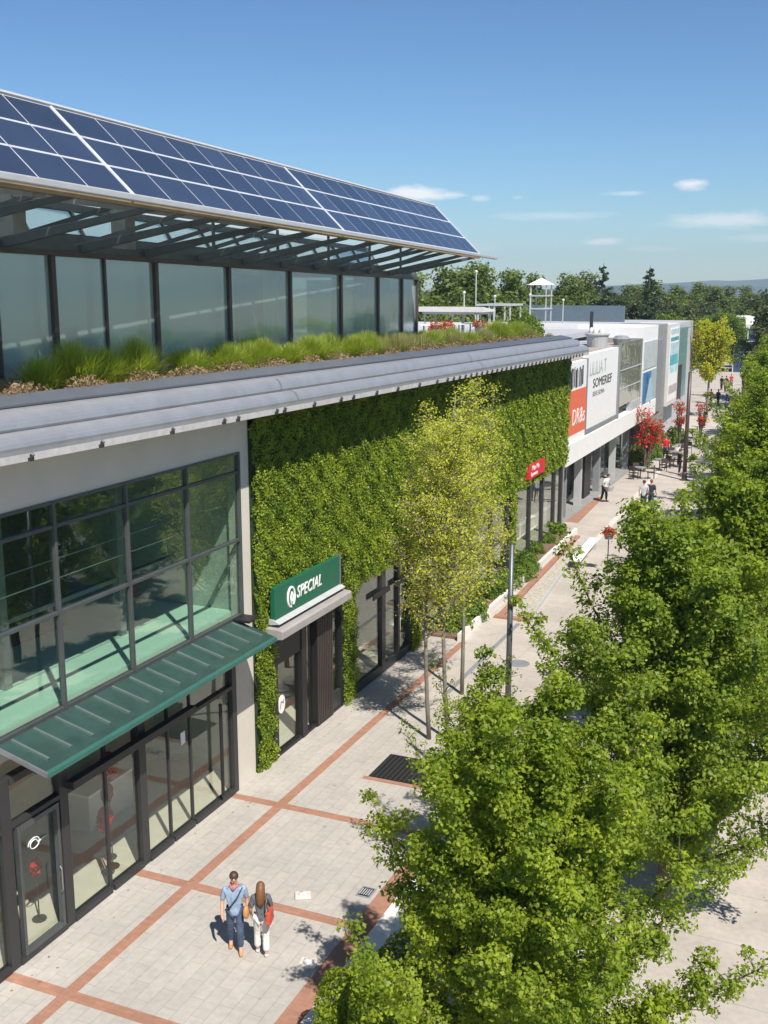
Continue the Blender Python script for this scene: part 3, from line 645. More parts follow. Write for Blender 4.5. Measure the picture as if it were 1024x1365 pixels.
for (px, py, s) in ((100, 522, 1.2), (55, 514, .95), (138, 508, 1.0), (182, 510, 1.08), (252, 508, .95), (302, 498, 1.02), (349, 489, .88)):
    p = XP(px, py-10, -1.95); p.z = zs_(-1.95, p.y); place(rnd.choice(tg), -1.95, p.y, p.z, s*.93)
for y in [11+i*1.9 for i in range(23)]:
    x = -3.0-rnd.uniform(-.4, .5); place(rnd.choice(tp if rnd.random() < (1 if y < 32 else .6) else tg), x, y+rnd.uniform(-.4, .4), zs_(x, y), rnd.uniform(.5, .65) if y < 30 else rnd.uniform(.6, .85))
y = 27
while y < 55:
    x = -1.7+rnd.uniform(-.5, .3); place(rnd.choice(tg if rnd.random() < .6 else tp), x, y, zs_(x, y), rnd.uniform(.8, 1.05)); y += rnd.uniform(.85, 1.3)
y = 27
while y < 55:
    x = -4.0 - (y-20)*.06+rnd.uniform(-.3, .1); place(rnd.choice(tg if rnd.random() < .4 else tp), x, y, zs_(x, y), rnd.uniform(.6, .8)); y += rnd.uniform(1.2, 1.9)
# dry ground cover
n = 110000; P = np.empty((n, 3)); P[:, 1] = rng.uniform(9, 55, n); P[:, 0] = -.35-np.abs(rng.normal(0, 1.5, n)); P[:, 0] = np.maximum(P[:, 0], -4.0-(P[:, 1]-20)*.07)
zz = np.array([zs_(a, b_) for a, b_ in P[:, :2]]); P[:, 2] = zz+rng.uniform(0, .45, n)*np.clip(.55+.5*np.sin(P[:, 1]*3.1+np.sin(P[:, 0]*2))*np.sin(P[:, 0]*3.7), .1, 1)
tag(np_quads('dry_ground_cover', leafquads(P, .09, rng, (0, 0, .3), asp=.3), m_dry), 'low reddish brown dry ground cover between the roof edge grasses', 'ground cover', kind='stuff')

# ------------------------------------------------------------------ trees
def tree(name, seed, H, Rr, nl, leaf, nleaf, mat, bark, label, group, h0=.15, el=(30, 62), tr=.13, crad=.42, spread=1.0, lift=.55, twigs=3, twl=.3, column=False, cat='tree', loc=(0, 0, 0), sz=1, extra=()):
    rd = random.Random(seed); rg_ = np.random.default_rng(seed)
    T = empty(name, (0, 0, 0), label, cat, group)
    tk = MB(); tp_ = []; n = 7; wx, wy = rd.uniform(-.12, .12), rd.uniform(-.12, .12)
    for i in range(n+1):
        t = i/n; tp_.append(Vector((wx*math.sin(t*4)*H*.12, wy*math.sin(t*3)*H*.12, H*.96*t)))
    tk.tube(tp_, [tr*(1-.9*(i/n))+.01 for i in range(n+1)], 8)
    def trunk_at(z):
        t = min(.999, z/(H*.96))*n; i = int(t); return tp_[i].lerp(tp_[i+1], t-i)
    cl_ = [(trunk_at(H*.97*(1-.03*k))+Vector((0, 0, .02)), crad*(.3+.12*k)) for k in range(6)]
    for i in range(nl):
        f_ = (i+.5)/nl; hh = H*(h0+(.86-h0)*f_); az = i*2.39996+rd.uniform(-.35, .35)
        prof_ = (1-f_*.72) if not column else (1-.5*f_)
        if f_ < .12 and not column: prof_ *= .8
        L = Rr*prof_*rd.uniform(.72, 1.25)*spread; e = R(rd.uniform(*el)); p0 = trunk_at(hh); d = Vector((math.cos(az)*math.cos(e), math.sin(az)*math.cos(e), math.sin(e)))
        L = L/max(.35, math.cos(e)); L = min(L, Rr*1.7); pts = []; m_ = 6
        for k in range(m_+1):
            t = k/m_; dd = (d+Vector((0, 0, lift*t))).normalized(); pts.append(p0+dd*L*t+Vector((rd.uniform(-.05, .05), rd.uniform(-.05, .05), 0))*L*t)
        r0 = tr*.42*(1-f_*.6); tk.tube(pts, [r0*(1-.88*k/m_)+.004 for k in range(m_+1)], 5, cap=False)
        for k in range(1, m_+1):
            t = k/m_
            rr_ = crad*(1.05-.72*t)*rd.uniform(.8, 1.2)
            cl_.append((pts[k], rr_));
            if k < m_: cl_.append((pts[k].lerp(pts[k+1], .5), rr_*.9))
            for q in range(twigs):
                a2 = rd.uniform(0, 6.28); v = Vector((math.cos(a2), math.sin(a2), rd.uniform(-.1, .9))).normalized(); l2 = L*twl*(1.1-.7*t)*rd.uniform(.6, 1.25)
                e_ = pts[k]+v*l2; tk.tube([pts[k], pts[k].lerp(e_, .5)+Vector((0, 0, .03)), e_], [.012, .008, .004], 4, cap=False)
                cl_.append((e_, crad*rd.uniform(.3, .55))); cl_.append((pts[k].lerp(e_, .55), crad*rd.uniform(.4, .65)))
    for (ex, ey, ez, eh) in extra:
        p0 = trunk_at(H*eh); e_ = Vector((ex, ey, ez)); md = p0.lerp(e_, .55)+Vector((ex*.12, ey*.12, -.25)); pts = []
        for k in range(9):
            t = k/8; pts.append(p0*(1-t)**2+md*2*t*(1-t)+e_*t*t+Vector((rd.uniform(-.06, .06), rd.uniform(-.06, .06), 0)))
        tk.tube(pts, [tr*.4*(1-.92*k/8) for k in range(9)], 5, cap=False)
        for k in range(2, 9):
            t = k/8; cl_.append((pts[k], crad*(1.0-.7*t)+.05)); cl_.append((pts[k-1].lerp(pts[k], .5), crad*(1.0-.65*t)+.05))
            for q in range(3):
                v = Vector((rd.uniform(-1, 1), rd.uniform(-1, 1), rd.uniform(0, 1))).normalized()*(.75*(1-t)+.18); cl_.append((pts[k]+v, crad*(.5-.25*t)))
                tk.tube([pts[k], pts[k]+v], [.01, .004], 4, cap=False)
    ws = np.array([r**1.7 for _, r in cl_]); ws /= ws.sum(); cnt = np.maximum(1, (ws*nleaf)).astype(int)
    C_ = np.repeat(np.array([list(c) for c, _ in cl_]), cnt, axis=0); RR = np.repeat(np.array([r for _, r in cl_]), cnt)
    off = rg_.normal(size=C_.shape); off /= np.linalg.norm(off, axis=1)[:, None]; rad = RR*rg_.uniform(0, 1, len(RR))**.45
    Pn = C_+off*rad[:, None]*np.array([1, 1, .8]); Pn[:, 2] = np.maximum(Pn[:, 2], .15)
    ax = Pn-np.array([0, 0, H*.4]); ax /= np.linalg.norm(ax, axis=1)[:, None]+1e-6
    tk.build('trunk', bark, T, smooth=True, fix=False)
    np_quads('crown', leafquads(Pn, leaf, rg_, (0, 0, .55), off*.6+ax*.4, .9, asp=.68), mat, T)
    T.location = loc; T.scale = (sz,)*3; return T
G1 = 'broadleaf street trees along the right side of the walkway'
t1 = tree('street_tree', 21, 6.6, 3.3, 46, .068, 170000, m_leafA, m_bark, 'large bright green street tree nearest the camera beside the white kerb', G1, h0=.08, el=(8, 50), crad=.43, loc=(10.0, 14.4, 0),
          extra=[(3.6, .6, 3.4, .2), (3.1, -.6, 2.6, .12), (-3.0, 1.0, 4.3, .12), (-1.0, .6, 7.2, .45), (3.0, 2.0, 4.2, .3), (2.6, .6, 3.0, .15), (-.2, 1.6, 7.2, .5), (1.4, 1.6, 6.2, .4)])
t2 = tree('street_tree', 22, 8.2, 3.7, 46, .085, 150000, m_leafB, m_bark, 'broad dark green street tree directly behind the nearest one', G1, h0=.12, el=(8, 50), crad=.52, loc=(11.0, 21.2, 0),
          extra=[(-3.0, -.6, 6.4, .35), (-2.6, 1.2, 7.6, .45), (3.6, -.2, 4.8, .3), (-2.9, -1.6, 4.6, .3), (2.2, 1.5, 7.8, .5)])
t3 = tree('street_tree', 23, 8.4, 3.4, 42, .11, 80000, m_leafA, m_bark, 'third street tree back, its crown left of the gap of pale pavement', G1, h0=.14, el=(10, 52), crad=.56, loc=(11.9, 27.8, 0), extra=[(-2.8, -.5, 6.5, .4), (-2.6, 1, 4.2, .3)])
rnd = random.Random(9)
ords = ['fourth', 'fifth', 'sixth', 'seventh', 'eighth', 'ninth', 'tenth', 'eleventh', 'twelfth', 'thirteenth', 'fourteenth']
for i, (x, y, z) in enumerate([(12.0, 34, 1), (11.7, 40, 1.03), (11.3, 46, 1.08), (11.0, 52, 1.1), (10.7, 58, 1.12), (10.3, 65, 1.15), (10.0, 72, 1.15), (9.6, 80, 1.15), (9.0, 88, 1.15), (8.3, 97, 1.15)]):
    dup(t3 if i % 2 else t2, (x, y, 0), rnd.uniform(0, 6.28), (z*rnd.uniform(.95, 1.05),)*3, '%s street tree back in the dense green row beside the walkway' % ords[i])
for i, (x, y) in enumerate([(18.0, 34), (18.0, 43), (17.6, 54)]):
    dup(t2 if i % 2 else t3, (x, y, 0), rnd.uniform(0, 6.28), (.95,)*3, '%s tree of the outer row at the right picture edge' % ['first', 'second', 'third'][i])
tree('street_tree', 25, 4.4, 1.6, 22, .062, 20000, m_leafA, m_bark, 'smaller sparse street tree between the nearest big tree and the slender trees', G1, h0=.22, el=(25, 60), crad=.34, tr=.08, loc=(7.3, 20.4, 0), extra=[(-1.4, .8, 4.7, .5), (-1.7, -.3, 3.6, .35), (.3, .6, 5.0, .6)])
G2 = 'slender young trees in front of the living wall'
yk = dict(h0=.34, el=(28, 60), crad=.36, tr=.062, twigs=4, twl=.42, column=True, lift=.3)
tree('young_tree', 31, 10.3, 1.75, 40, .06, 21000, m_leafY, m_barkl, 'tall slender yellow green young tree, the middle of the three', G2, loc=(3.95, 27.6, 0), **yk)
tree('young_tree', 32, 8.6, 1.25, 30, .06, 9000, m_leafY, m_barkl, 'slender young tree with sparse yellow leaves nearest the green shop sign', G2, loc=(3.45, 27.4, 0), **yk)
tree('young_tree', 33, 9.4, 1.8, 32, .065, 14500, m_leafY, m_barkl, 'slender yellow green young tree farthest from the shop sign of the three', G2, loc=(3.15, 31.1, 0), **yk)
yt = tree('young_tree', 34, 9.4, 3.0, 26, .2, 14000, leafmat('yellow crown', (.34, .36, .02), (.60, .56, .05), .5), m_barkl, 'bright yellow green tree at the far end of the walkway', None, h0=.35, el=(25, 60), crad=.7, loc=(.6, 112, 0))
# background trees
bgA = tree('background_tree', 41, 10, 4.6, 24, .30, 17000, m_leafF, m_bark, 'x', 'trees beyond the flat roofs', h0=.12, el=(10, 60), crad=1.5, tr=.25)
bgB = tree('background_tree', 42, 10, 4.2, 24, .30, 17000, m_leafFd, m_bark, 'x', 'trees beyond the flat roofs', h0=.12, el=(10, 60), crad=1.4, tr=.25)
bgC = tree('background_tree', 43, 9, 4.6, 20, .28, 15000, m_leafS, m_bark, 'x', 'trees beyond the flat roofs', h0=.12, el=(5, 60), crad=1.5, tr=.25)
LBL = {'A': 'mid green leafy tree beyond the flat roofs under the skyline', 'B': 'dark olive tree in the woodland beyond the flat roofs', 'C': 'light green rounded tree behind the far shop roofs'}
used2 = set(); rnd = random.Random(12)
def bg_tree(kind, px, ptop, dist, wid=1.0):
    p = {'A': bgA, 'B': bgB, 'C': bgC}[kind]; top = DP(px, ptop, dist); s = top.z/(11.0 if kind != 'C' else 10.2)
    loc = (top.x, top.y, 0)
    if kind in used2: o = dup(p, loc, rnd.uniform(0, 6.28), (s*wid, s*wid, s))
    else: used2.add(kind); o = p; o.location = loc; o.scale = (s*wid, s*wid, s)
    o['label'] = LBL[kind]; return o
for px, pt, dd in ((562, 372, 92), (580, 366, 96), (604, 368, 100), (618, 360, 98), (640, 372, 104), (660, 367, 100), (676, 370, 110), (692, 371, 108), (708, 374, 112), (755, 378, 128), (742, 372, 140), (768, 370, 140), (590, 372, 120), (650, 368, 125), (540, 372, 110), (520, 370, 110)):
    bg_tree('A', px, pt, dd, 1.0)
for i in range(34):
    px = 785+i*8.2+rnd.uniform(-5, 5); bg_tree('B' if rnd.random() < .4 else 'A', px, rnd.uniform(378, 394)+max(0, px-870)*.05, rnd.uniform(150, 215)+(35 if px > 890 else 0), 1.25)
for px, pt, dd in ((830, 390, 140), (850, 394, 138), (905, 396, 140), (940, 400, 190), (1032, 392, 120), (1046, 384, 110)): bg_tree('B', px, pt, dd, 1.1)
for px, pt, dd in ((897, 408, 124), (912, 413, 140), (965, 408, 170), (985, 412, 165), (945, 414, 176), (880, 412, 132), (1010, 410, 172)): bg_tree('C', px, pt, dd, .8)
def conifer(seed, px, ptop, dist, wr, lab):
    top = DP(px, ptop, dist); H = top.z; rd = random.Random(seed); rg_ = np.random.default_rng(seed); T = empty('conifer', (0, 0, 0), lab, 'tree', 'conifers on the skyline')
    tk = MB().tube([(0, 0, 0), (0, 0, H)], [.3, .03], 6); Ps = []
    for i in range(80):
        f_ = (i/80)**1.0; z = H*(.12+.86*f_); L = wr*(1-f_)**.65*rd.uniform(.6, 1.15)+.1; az = rd.uniform(0, 6.28)
        e_ = Vector((math.cos(az)*L, math.sin(az)*L, z+L*.15)); tk.tube([(0, 0, z), e_], [.05, .01], 4, cap=False)
        m_ = int(14+130*L/wr); t = rg_.uniform(.15, 1, m_)[:, None]; p = np.array([0, 0, z])*(1-t)+np.array(e_)*t
        Ps.append(p+rg_.normal(size=(m_, 3))*np.array([.22, .22, .14])*(1.05-f_*.75))
    tk.build('trunk', m_bark, T, fix=False); np_quads('crown', leafquads(np.concatenate(Ps), .34, rg_, (0, 0, .4), asp=.4), m_pine, T); T.location = (top.x, top.y, 0)
conifer(1, 805, 351, 116, 3.3, 'taller dark conifer on the skyline, left of the two'); conifer(2, 867, 354, 122, 2.9, 'narrower dark conifer on the skyline, right of the two')
# shrubs
def shrub(name, seed, rx, ry, rz, leaf, nleaf, mat, label, loc, group=None, cat='shrub', jag=.18):
    rg_ = np.random.default_rng(seed); d = rg_.normal(size=(nleaf, 3)); d /= np.linalg.norm(d, axis=1)[:, None]; d[:, 2] = np.abs(d[:, 2])
    bmp = 1+jag*(np.sin(d[:, 0]*6+seed)*np.sin(d[:, 1]*7+1)+np.sin(d[:, 2]*9+d[:, 0]*5)*.6)
    rad = bmp*(1-rg_.uniform(0, 1, nleaf)**2.2*.45); P = d*rad[:, None]*np.array([rx, ry, rz]); T = empty(name, (0, 0, 0), label, cat, group)
    st = MB()
    for k in range(7):
        a = k*.9; st.tube([(0, 0, 0), (rx*.5*math.cos(a), ry*.5*math.sin(a), rz*.6)], [.03, .01], 5)
    st.build('stem', m_bark, T, fix=False); np_quads('foliage', leafquads(P, leaf, rg_, (0, 0, .4), d, .9), mat, T); T.location = loc; return T
shrub('shrub', 5, 1.35, 1.35, 2.0, .062, 60000, m_leafA, 'dense rounded light green shrub at the bottom edge beside the white kerb', (7.75, 14.3, 0))
PL = 'low green shrub in the planting bed along the living wall'
for i, (x, y, s) in enumerate(((.7, 37.2, .7), (.8, 38.8, .8), (.6, 42, .8), (.8, 43.6, .7), (1.0, 45.3, .65), (.5, 47.6, .6), (.3, 50, .5), (.3, 52.4, .45), (.2, 54.6, .5), (1.0, 46.6, .5))):
    if i == 0: sh0 = shrub('bed_shrub', 8, .95, .9, 1.0, .12, 2600, m_leafS, PL, (x, y, .1), 'low shrubs at the foot of the living wall'); sh0.scale = (s,)*3
    else: dup(sh0, (x, y, .1), i*1.3, (s,)*3)
for i, p in enumerate(((690, 440), (703, 438), (697, 430))):
    q = DP(*p, 57+i); q.z = 9.9; dup(sh0, q, i, (1.0, 1.0, 1.0+.2*i), 'leafy bush at the far end of the roof edge planter', 'bushes ending the roof planter')

# ------------------------------------------------------------------ white shop building
WB = empty('white_shop_building', (0, 70, 0), 'white fronted shop building with tall poster panels beyond the living wall', 'building')
MB().box(-30, -.3, 56.6, 78, 8.6, 8.85).build('roof', m_roof, WB)
MB().box(-14, -.42, 56.4, 56.6, 0, 8.85).box(-9, -2.6, 56.61, 96, 3.2, 3.3).build('wall', m_lgrey, WB)
MB().box(-2.7, -2.6, 56.7, 96, 0, 8.5).build('rear_wall', m_inwall, WB)
MB().box(-1.6, .12, 56.4, 84, 3.3, 4.45).build('canopy_band', m_white, WB, bevel=.02)
p = MB().box(-.4, .0, 56.45, 60.9, 4.46, 8.75).build('sign_panel', m_white, WB)
MB().box(.002, .02, 56.45, 60.9, 4.86, 7.25).build('coral_board', m_coral, p)
text_mb('DR&s', 1.25, facing_x(.022, 57.7, 5.35, 1.02), 'board_lettering', m_white, p, .01, .1)
rd = random.Random(4)
y = 56.9
sm = [m_mgrey, m_lgrey, m_dark, M('mauve grey', (.33, .28, .36), .6)]
for k in range(17):
    wd = rd.uniform(.05, .17); MB().box(.002, .02, y, y+wd, 7.35+rd.uniform(0, .1), 8.45+rd.uniform(-.15, .1)).build('striped_lettering', rd.choice(sm), p); y += wd+rd.uniform(.06, .14)
p2 = MB().box(-.4, .0, 61.2, 69.6, 4.75, 9.0).build('sign_panel', m_white, WB)
MB().box(.0, .05, 61.2, 69.6, 4.5, 4.74).build('lower_rail', m_mgrey, WB)
MB().box(-.4, .03, 60.92, 61.18, 4.46, 8.8).build('panel_joint', m_mgrey, WB)
text_mb('LILILIA T', 1.15, facing_x(.012, 61.6, 7.75, 1.05), 'tall_grey_lettering', m_lgrey, p2, .006, 0, -.01)
text_mb('SOMERIEF', .75, facing_x(.012, 62.6, 7.0, 1.6), 'dark_lettering', m_dark, p2, .006, 0)
text_mb('REVE SOMA -', .4, facing_x(.012, 62.6, 6.5, 1.5), 'small_lettering', m_mgrey, p2, .006, 0)
MB().box(-.4, .1, 69.62, 70.0, 4.0, 9.1).build('steel_post', m_mgrey, WB)
gb = MB().box(-3.4, -.32, 70.1, 70.2, 4.46, 5.0).build('bay_base', m_lgrey, WB)
MB().box(-.05, -.02, 70.02, 77.8, 5.1, 9.2).build('bay_glass', glass('bay glass', (.75, .8, .74), 2.5, .03, .5, (.40, .41, .34), .55), WB)
for z in (6.2, 7.4): MB().box(-.012, .02, 70.02, 77.8, z, z+.06).build('bay_rail', m_lgrey, WB)
MB().box(-.3, .05, 74.5, 77.8, 4.46, 5.08).build('bay_sill', m_lgrey, WB)
q = MB().box(-3.5, .0, 78, 84.3, 4.46, 9.95).build('poster_block', m_white, WB)
MB().box(-3.5, .02, 77.9, 77.99, 4.46, 9.2).build('shaded_side', m_concr, WB)  # grey sheet paints the shade on the white block's near side
pg = MB().box(.003, .05, 78.5, 84.1, 6.95, 8.9).build('screen_panel', M('pale screen', (.52, .56, .57), .3, var=.2, scale=1), q)
for k in range(9): MB().box(.052, .06, 78.9+k*.55, 78.98+k*.55, 7.3, 8.6).build('screen_bar', m_lgrey, pg)
MB().box(.003, .05, 78.4, 84.2, 4.5, 6.75).build('poster_back', M('pale green board', (.35, .42, .40), .5), q)
pb = MB().box(.052, .07, 78.6, 81.8, 4.5, 6.7).build('blue_poster', M('poster blue', (.04, .16, .36), .4, var=.9, scale=.55), q)
MB().hexa([(.072, 79.8, 4.5), (.072, 82.6, 4.5), (.08, 82.6, 4.5), (.08, 79.8, 4.5), (.072, 81.2, 6.2), (.072, 81.9, 6.2), (.08, 81.9, 6.2), (.08, 81.2, 6.2)]).build('poster_figure', M('poster pale blue', (.35, .5, .6), .5), q)
MB().box(-3.4, -.1, 84.35, 89.2, .0, 9.9).build('recess_pillar', m_concr, WB)
MB().box(-.095, .05, 84.5, 86.8, 3.3, 8.8).build('pillar_face', m_mgrey, WB)
q = MB().box(-3, .1, 89.3, 94.5, 3.3, 9.8).build('poster_block', m_offw, WB)
MB().box(.102, .13, 89.7, 93.9, 3.6, 9.5).build('tall_poster', m_white, q)
for z0, z1, c, nm in ((9.0, 9.4, (.45, .55, .6), 'b1'), (8.45, 8.75, (.08, .3, .34), 'b2'), (7.4, 8.3, (.42, .58, .62), 'b3'), (6.5, 7.35, (.10, .42, .45), 'b4'), (5.9, 6.45, (.45, .68, .68), 'b5'), (4.2, 4.9, (.45, .4, .38), 'b6')):
    MB().box(.132, .14, 89.75, 93.85, z0, z1).build('poster_stripe', M('poster '+nm, c, .5, var=.3, scale=1.5), q)
MB().box(-3, .0, 94.6, 100, 3.3, 9.3).build('far_block', M('teal glass block', (.14, .26, .27), .3, var=.3), WB)
MB().box(.003, .05, 95, 97.2, 3.3, 6.2).build('dark_panel', m_dark, WB)
for i, (y, wd) in enumerate(((58.9, .3), (62.6, .35), (67.6, .35), (72.4, .3), (77.0, .3), (84.0, .4), (90, .3))): MB().box(-.9, -.5, y, y+wd, 0, 3.3).build('column', m_lgrey if i % 2 else m_mgrey, WB)
MB().box(-1.2, -.8, 64.9, 66.6, 0, 3.3).build('dark_door_recess', m_black, WB)
f = MB()
for y in (57, 58.8, 60.6, 62.4, 64.6, 68.5, 70.5, 74, 76, 79, 81.5, 86, 88): f.box(-1.5, -1.42, y, y+.1, 0, 3.2)
f.box(-1.5, -1.42, 56.5, 96, 0, .3); sf = f.build('shopfront', m_gframe, WB)
MB().box(-1.48, -1.46, 56.5, 96, .3, 3.2).build('pane', m_glassL, sf)
for y0, y1, c in ((57.2, 58.6, m_coral), (60.8, 62.2, m_offw), (68.8, 70.3, m_offw), (74.2, 75.8, m_red), (79.2, 81, m_offw)): MB().box(-2.4, -2.3, y0, y1, .6, 2.4).build('shop_display', c, WB)
MB().box(-2.5, -.2, 56.5, 96, 0, .02).build('porch_floor', m_concr, WB)

# roofs behind
RB = empty('flat_roof_block', (-12, 95, 0), 'white edged flat roof block behind the shops with grey blue upper wall', 'building')
MB().box(-34, -1.2, 84.5, 112, 0, 8.9).build('wall', m_lgrey, RB)
pp = MB(); pts = [(-28, 84), (-20, 83.4), (-12, 83.2), (-6, 83.6), (-3.6, 84.3)]
for a, b_ in zip(pts[:-1], pts[1:]): pp.hexa([(a[0], a[1], 9.1), (b_[0], b_[1], 9.1), (b_[0], b_[1]+.5, 9.1), (a[0], a[1]+.5, 9.1), (a[0], a[1], 9.95), (b_[0], b_[1], 9.95), (b_[0], b_[1]+.5, 9.95), (a[0], a[1]+.5, 9.95)])
pp.build('white_parapet', m_white, RB)
MB().box(-28, -3.7, 84.0, 84.4, 8.4, 9.09).build('dark_band', m_mgrey, RB)  # mid grey band below the white parapet
MB().box(-28, -1.2, 84.6, 112, 8.95, 9.5).build('roof', m_lgrey, RB)
MB().box(-22, -6.5, 104, 104.6, 9.5, 11.0).build('screen_wall', M('slate blue screen', (.10, .14, .17), .6), RB)
dk = MB().hexa([(-5.5, 57, 8.86), (-1.2, 57, 8.86), (-3.2, 77, 8.86), (-9, 77, 8.86), (-5.5, 57, 9.0), (-1.2, 57, 9.0), (-3.2, 77, 9.0), (-9, 77, 9.0)]).build('roof_walkway', m_lgrey, WB)
hv = empty('roof_vent_drum', (-1.9, 72, 8.9), 'grey round roof vent drum with white domes on the shop roof', 'roof vent')
MB().lathe((-1.9, 72, 8.85), [(.6, 0), (.62, .1), (.74, .75), (.82, .8), (.82, .88), (.2, .94)], 20).build('drum', m_lgrey, hv)
for dx, dy in ((-.5, 0), (-.1, -.3), (.3, .1), (.0, .4)): MB().blob((-1.9+dx*.8, 72+dy, 9.85), (.18, .18, .28), 8, 6).build('dome', m_offw, hv, smooth=True)
MB().box(-2.9, -2.7, 74.0, 74.2, 8.86, 11.1).build('stack', m_dark, hv)
tg_ = tag(MB().lathe((-1.0, 75.5, 8.86), [(.5, 0), (.62, .4), (.4, .6), (.1, .62)], 10).build('roof_air_unit', m_mgrey), 'low dark round air unit behind the drum on the shop roof', 'air unit')

# terrace stuff seen past the pavilion
TR = tag(MB().box(-16, -4.0, 60, 82, 9.25, 9.6).build('terrace_deck', m_lgrey), kind='structure')
def pergola(x, y, wx, wy, h, name, lab, cat, mat, roof=None, z0=9.6):
    T = empty(name, (x, y, z0), lab, cat)
    for a in (0, wx/2, wx):
        for b_ in (0, wy): MB().box(x+a-.045, x+a+.045, y+b_-.045, y+b_+.045, z0, z0+h).build('post', mat, T)
    MB().box(x-.15, x+wx+.15, y-.1, y+.1, z0+h, z0+h+.14).box(x-.15, x+wx+.15, y+wy-.1, y+wy+.1, z0+h, z0+h+.14).build('beam', mat, T)
    k = MB()
    for i in range(6): k.box(x+wx*i/5-.04, x+wx*i/5+.04, y+.11, y+wy-.11, z0+h, z0+h+.1)
    k.build('rafter', mat, T)
    if roof: MB().hexa([(x-.3, y-.4, z0+h+.16), (x+wx+.3, y-.4, z0+h+.16), (x+wx+.3, y+wy+.3, z0+h+.16), (x-.3, y+wy+.3, z0+h+.16), (x-.3, y-.4, z0+h+.5), (x+wx+.3, y-.4, z0+h+.5), (x+wx+.3, y+wy, z0+h+.3), (x-.3, y+wy, z0+h+.3)]).build('awning', roof, T)
    return T
pergola(-12.9, 69, 3.9, 2.0, 1.35, 'white_awning_stall', 'long white awning stall on the terrace beside the pavilion end', 'stall', m_lgrey, m_offw)
pergola(-11.5, 76, 2.4, 2.6, 1.8, 'pergola_frame', 'empty grey white pergola frame on the roof terrace', 'pergola', m_lgrey)
for i, (px, pt, dd, lab) in enumerate(((635, 362, 78, 'tallest pale pole on the roof terrace'), (619, 390, 72, 'short white pole beside the white awning'), (660, 395, 79, 'pale pole through the pergola frame'), (1007-300, 393, 82, 'short white pole right of the pergola'), (751, 400, 92, 'white pole right of the roof tower'))):
    t = DP(px, pt, dd); T = empty('terrace_pole', (t.x, t.y, 9.5), lab, 'pole', 'poles on the roof terrace')
    MB().tube([(t.x, t.y, 9.5), (t.x, t.y, t.z)], .045, 8).build('shaft', m_lgrey, T); MB().blob((t.x, t.y, t.z), .11, 8, 5).build('finial', m_offw, T)
t = DP(722, 378, 86); T = empty('roof_tower', (t.x, t.y, 9.5), 'slim white open tower with a small pointed white roof', 'tower')
for dx in (-1, 1):
    for dy in (-.8, .8): MB().box(t.x+dx*.62-.04, t.x+dx*.62+.04, t.y+dy-.04, t.y+dy+.04, 9.5, t.z-.1).build('leg', m_lgrey, T)
for z in (11.0, 12.0): MB().box(t.x-.7, t.x+.7, t.y-.9, t.y+.9, z, z+.1).build('platform', m_lgrey, T)
MB().add([(t.x-.85, t.y-.95, t.z-.1), (t.x+.85, t.y-.95, t.z-.1), (t.x+.85, t.y+.95, t.z-.1), (t.x-.85, t.y+.95, t.z-.1), (t.x, t.y, t.z+.45)], [(3, 2, 1, 0), (0, 1, 4), (1, 2, 4), (2, 3, 4), (3, 0, 4)]).build('roof', m_white, T)
def flowerbed(x, y, z, r, n, seed, lab, name='flower_planter', lz=.15, h=.6, mf=None, grp=None):
    rg_ = np.random.default_rng(seed); T = empty(name, (x, y, z), lab, 'planter', grp)
    MB().lathe((x, y, z), [(r*.55, 0), (r*.7, h), (r*.76, h), (r*.76, h+.05), (r*.3, h+.06)], 14).build('pot', m_mgrey, T)
    d = rg_.normal(size=(n, 3)); d /= np.linalg.norm(d, axis=1)[:, None]; P = d*r*rg_.uniform(.6, 1.05, (n, 1)); P[:, 2] = np.abs(P[:, 2])*1.0; P += (x, y, z+h)
    np_quads('foliage', leafquads(P[:n//2], lz, rg_, (0, 0, .4), d[:n//2]), m_leafS, T, True); np_quads('blossoms', leafquads(P[n//2:]+d[n//2:]*.05, lz, rg_, (0, 0, .4), d[n//2:]), mf or m_flower, T, True); return T
for i, (px, py, dd) in enumerate(((596, 436, 66), (582, 437, 64), (640, 436, 70))):
    q = DP(px, py, dd); flowerbed(q.x, q.y, 9.6, .5, 260, 60+i, ['red flower planter on the terrace under the white awning', 'smaller red flower planter left of the other under the awning', 'red flower planter on the terrace by the pergola'][i], grp='red flower planters on the terrace')
for i, px in enumerate((565, 575, 612, 627, 650, 668)):
    q = DP(px, 430, 70+i); T = empty('terrace_table', (q.x, q.y, 9.6), 'small grey terrace table with white top among the awnings', 'table', 'tables on the roof terrace')
    MB().lathe((q.x, q.y, 10.3), [(.45, 0), (.45, .05)], 14).build('table_top', m_white, T); MB().lathe((q.x, q.y, 9.6), [(.25, 0), (.05, .06), (.04, .7)], 8).build('pedestal', m_dark, T)

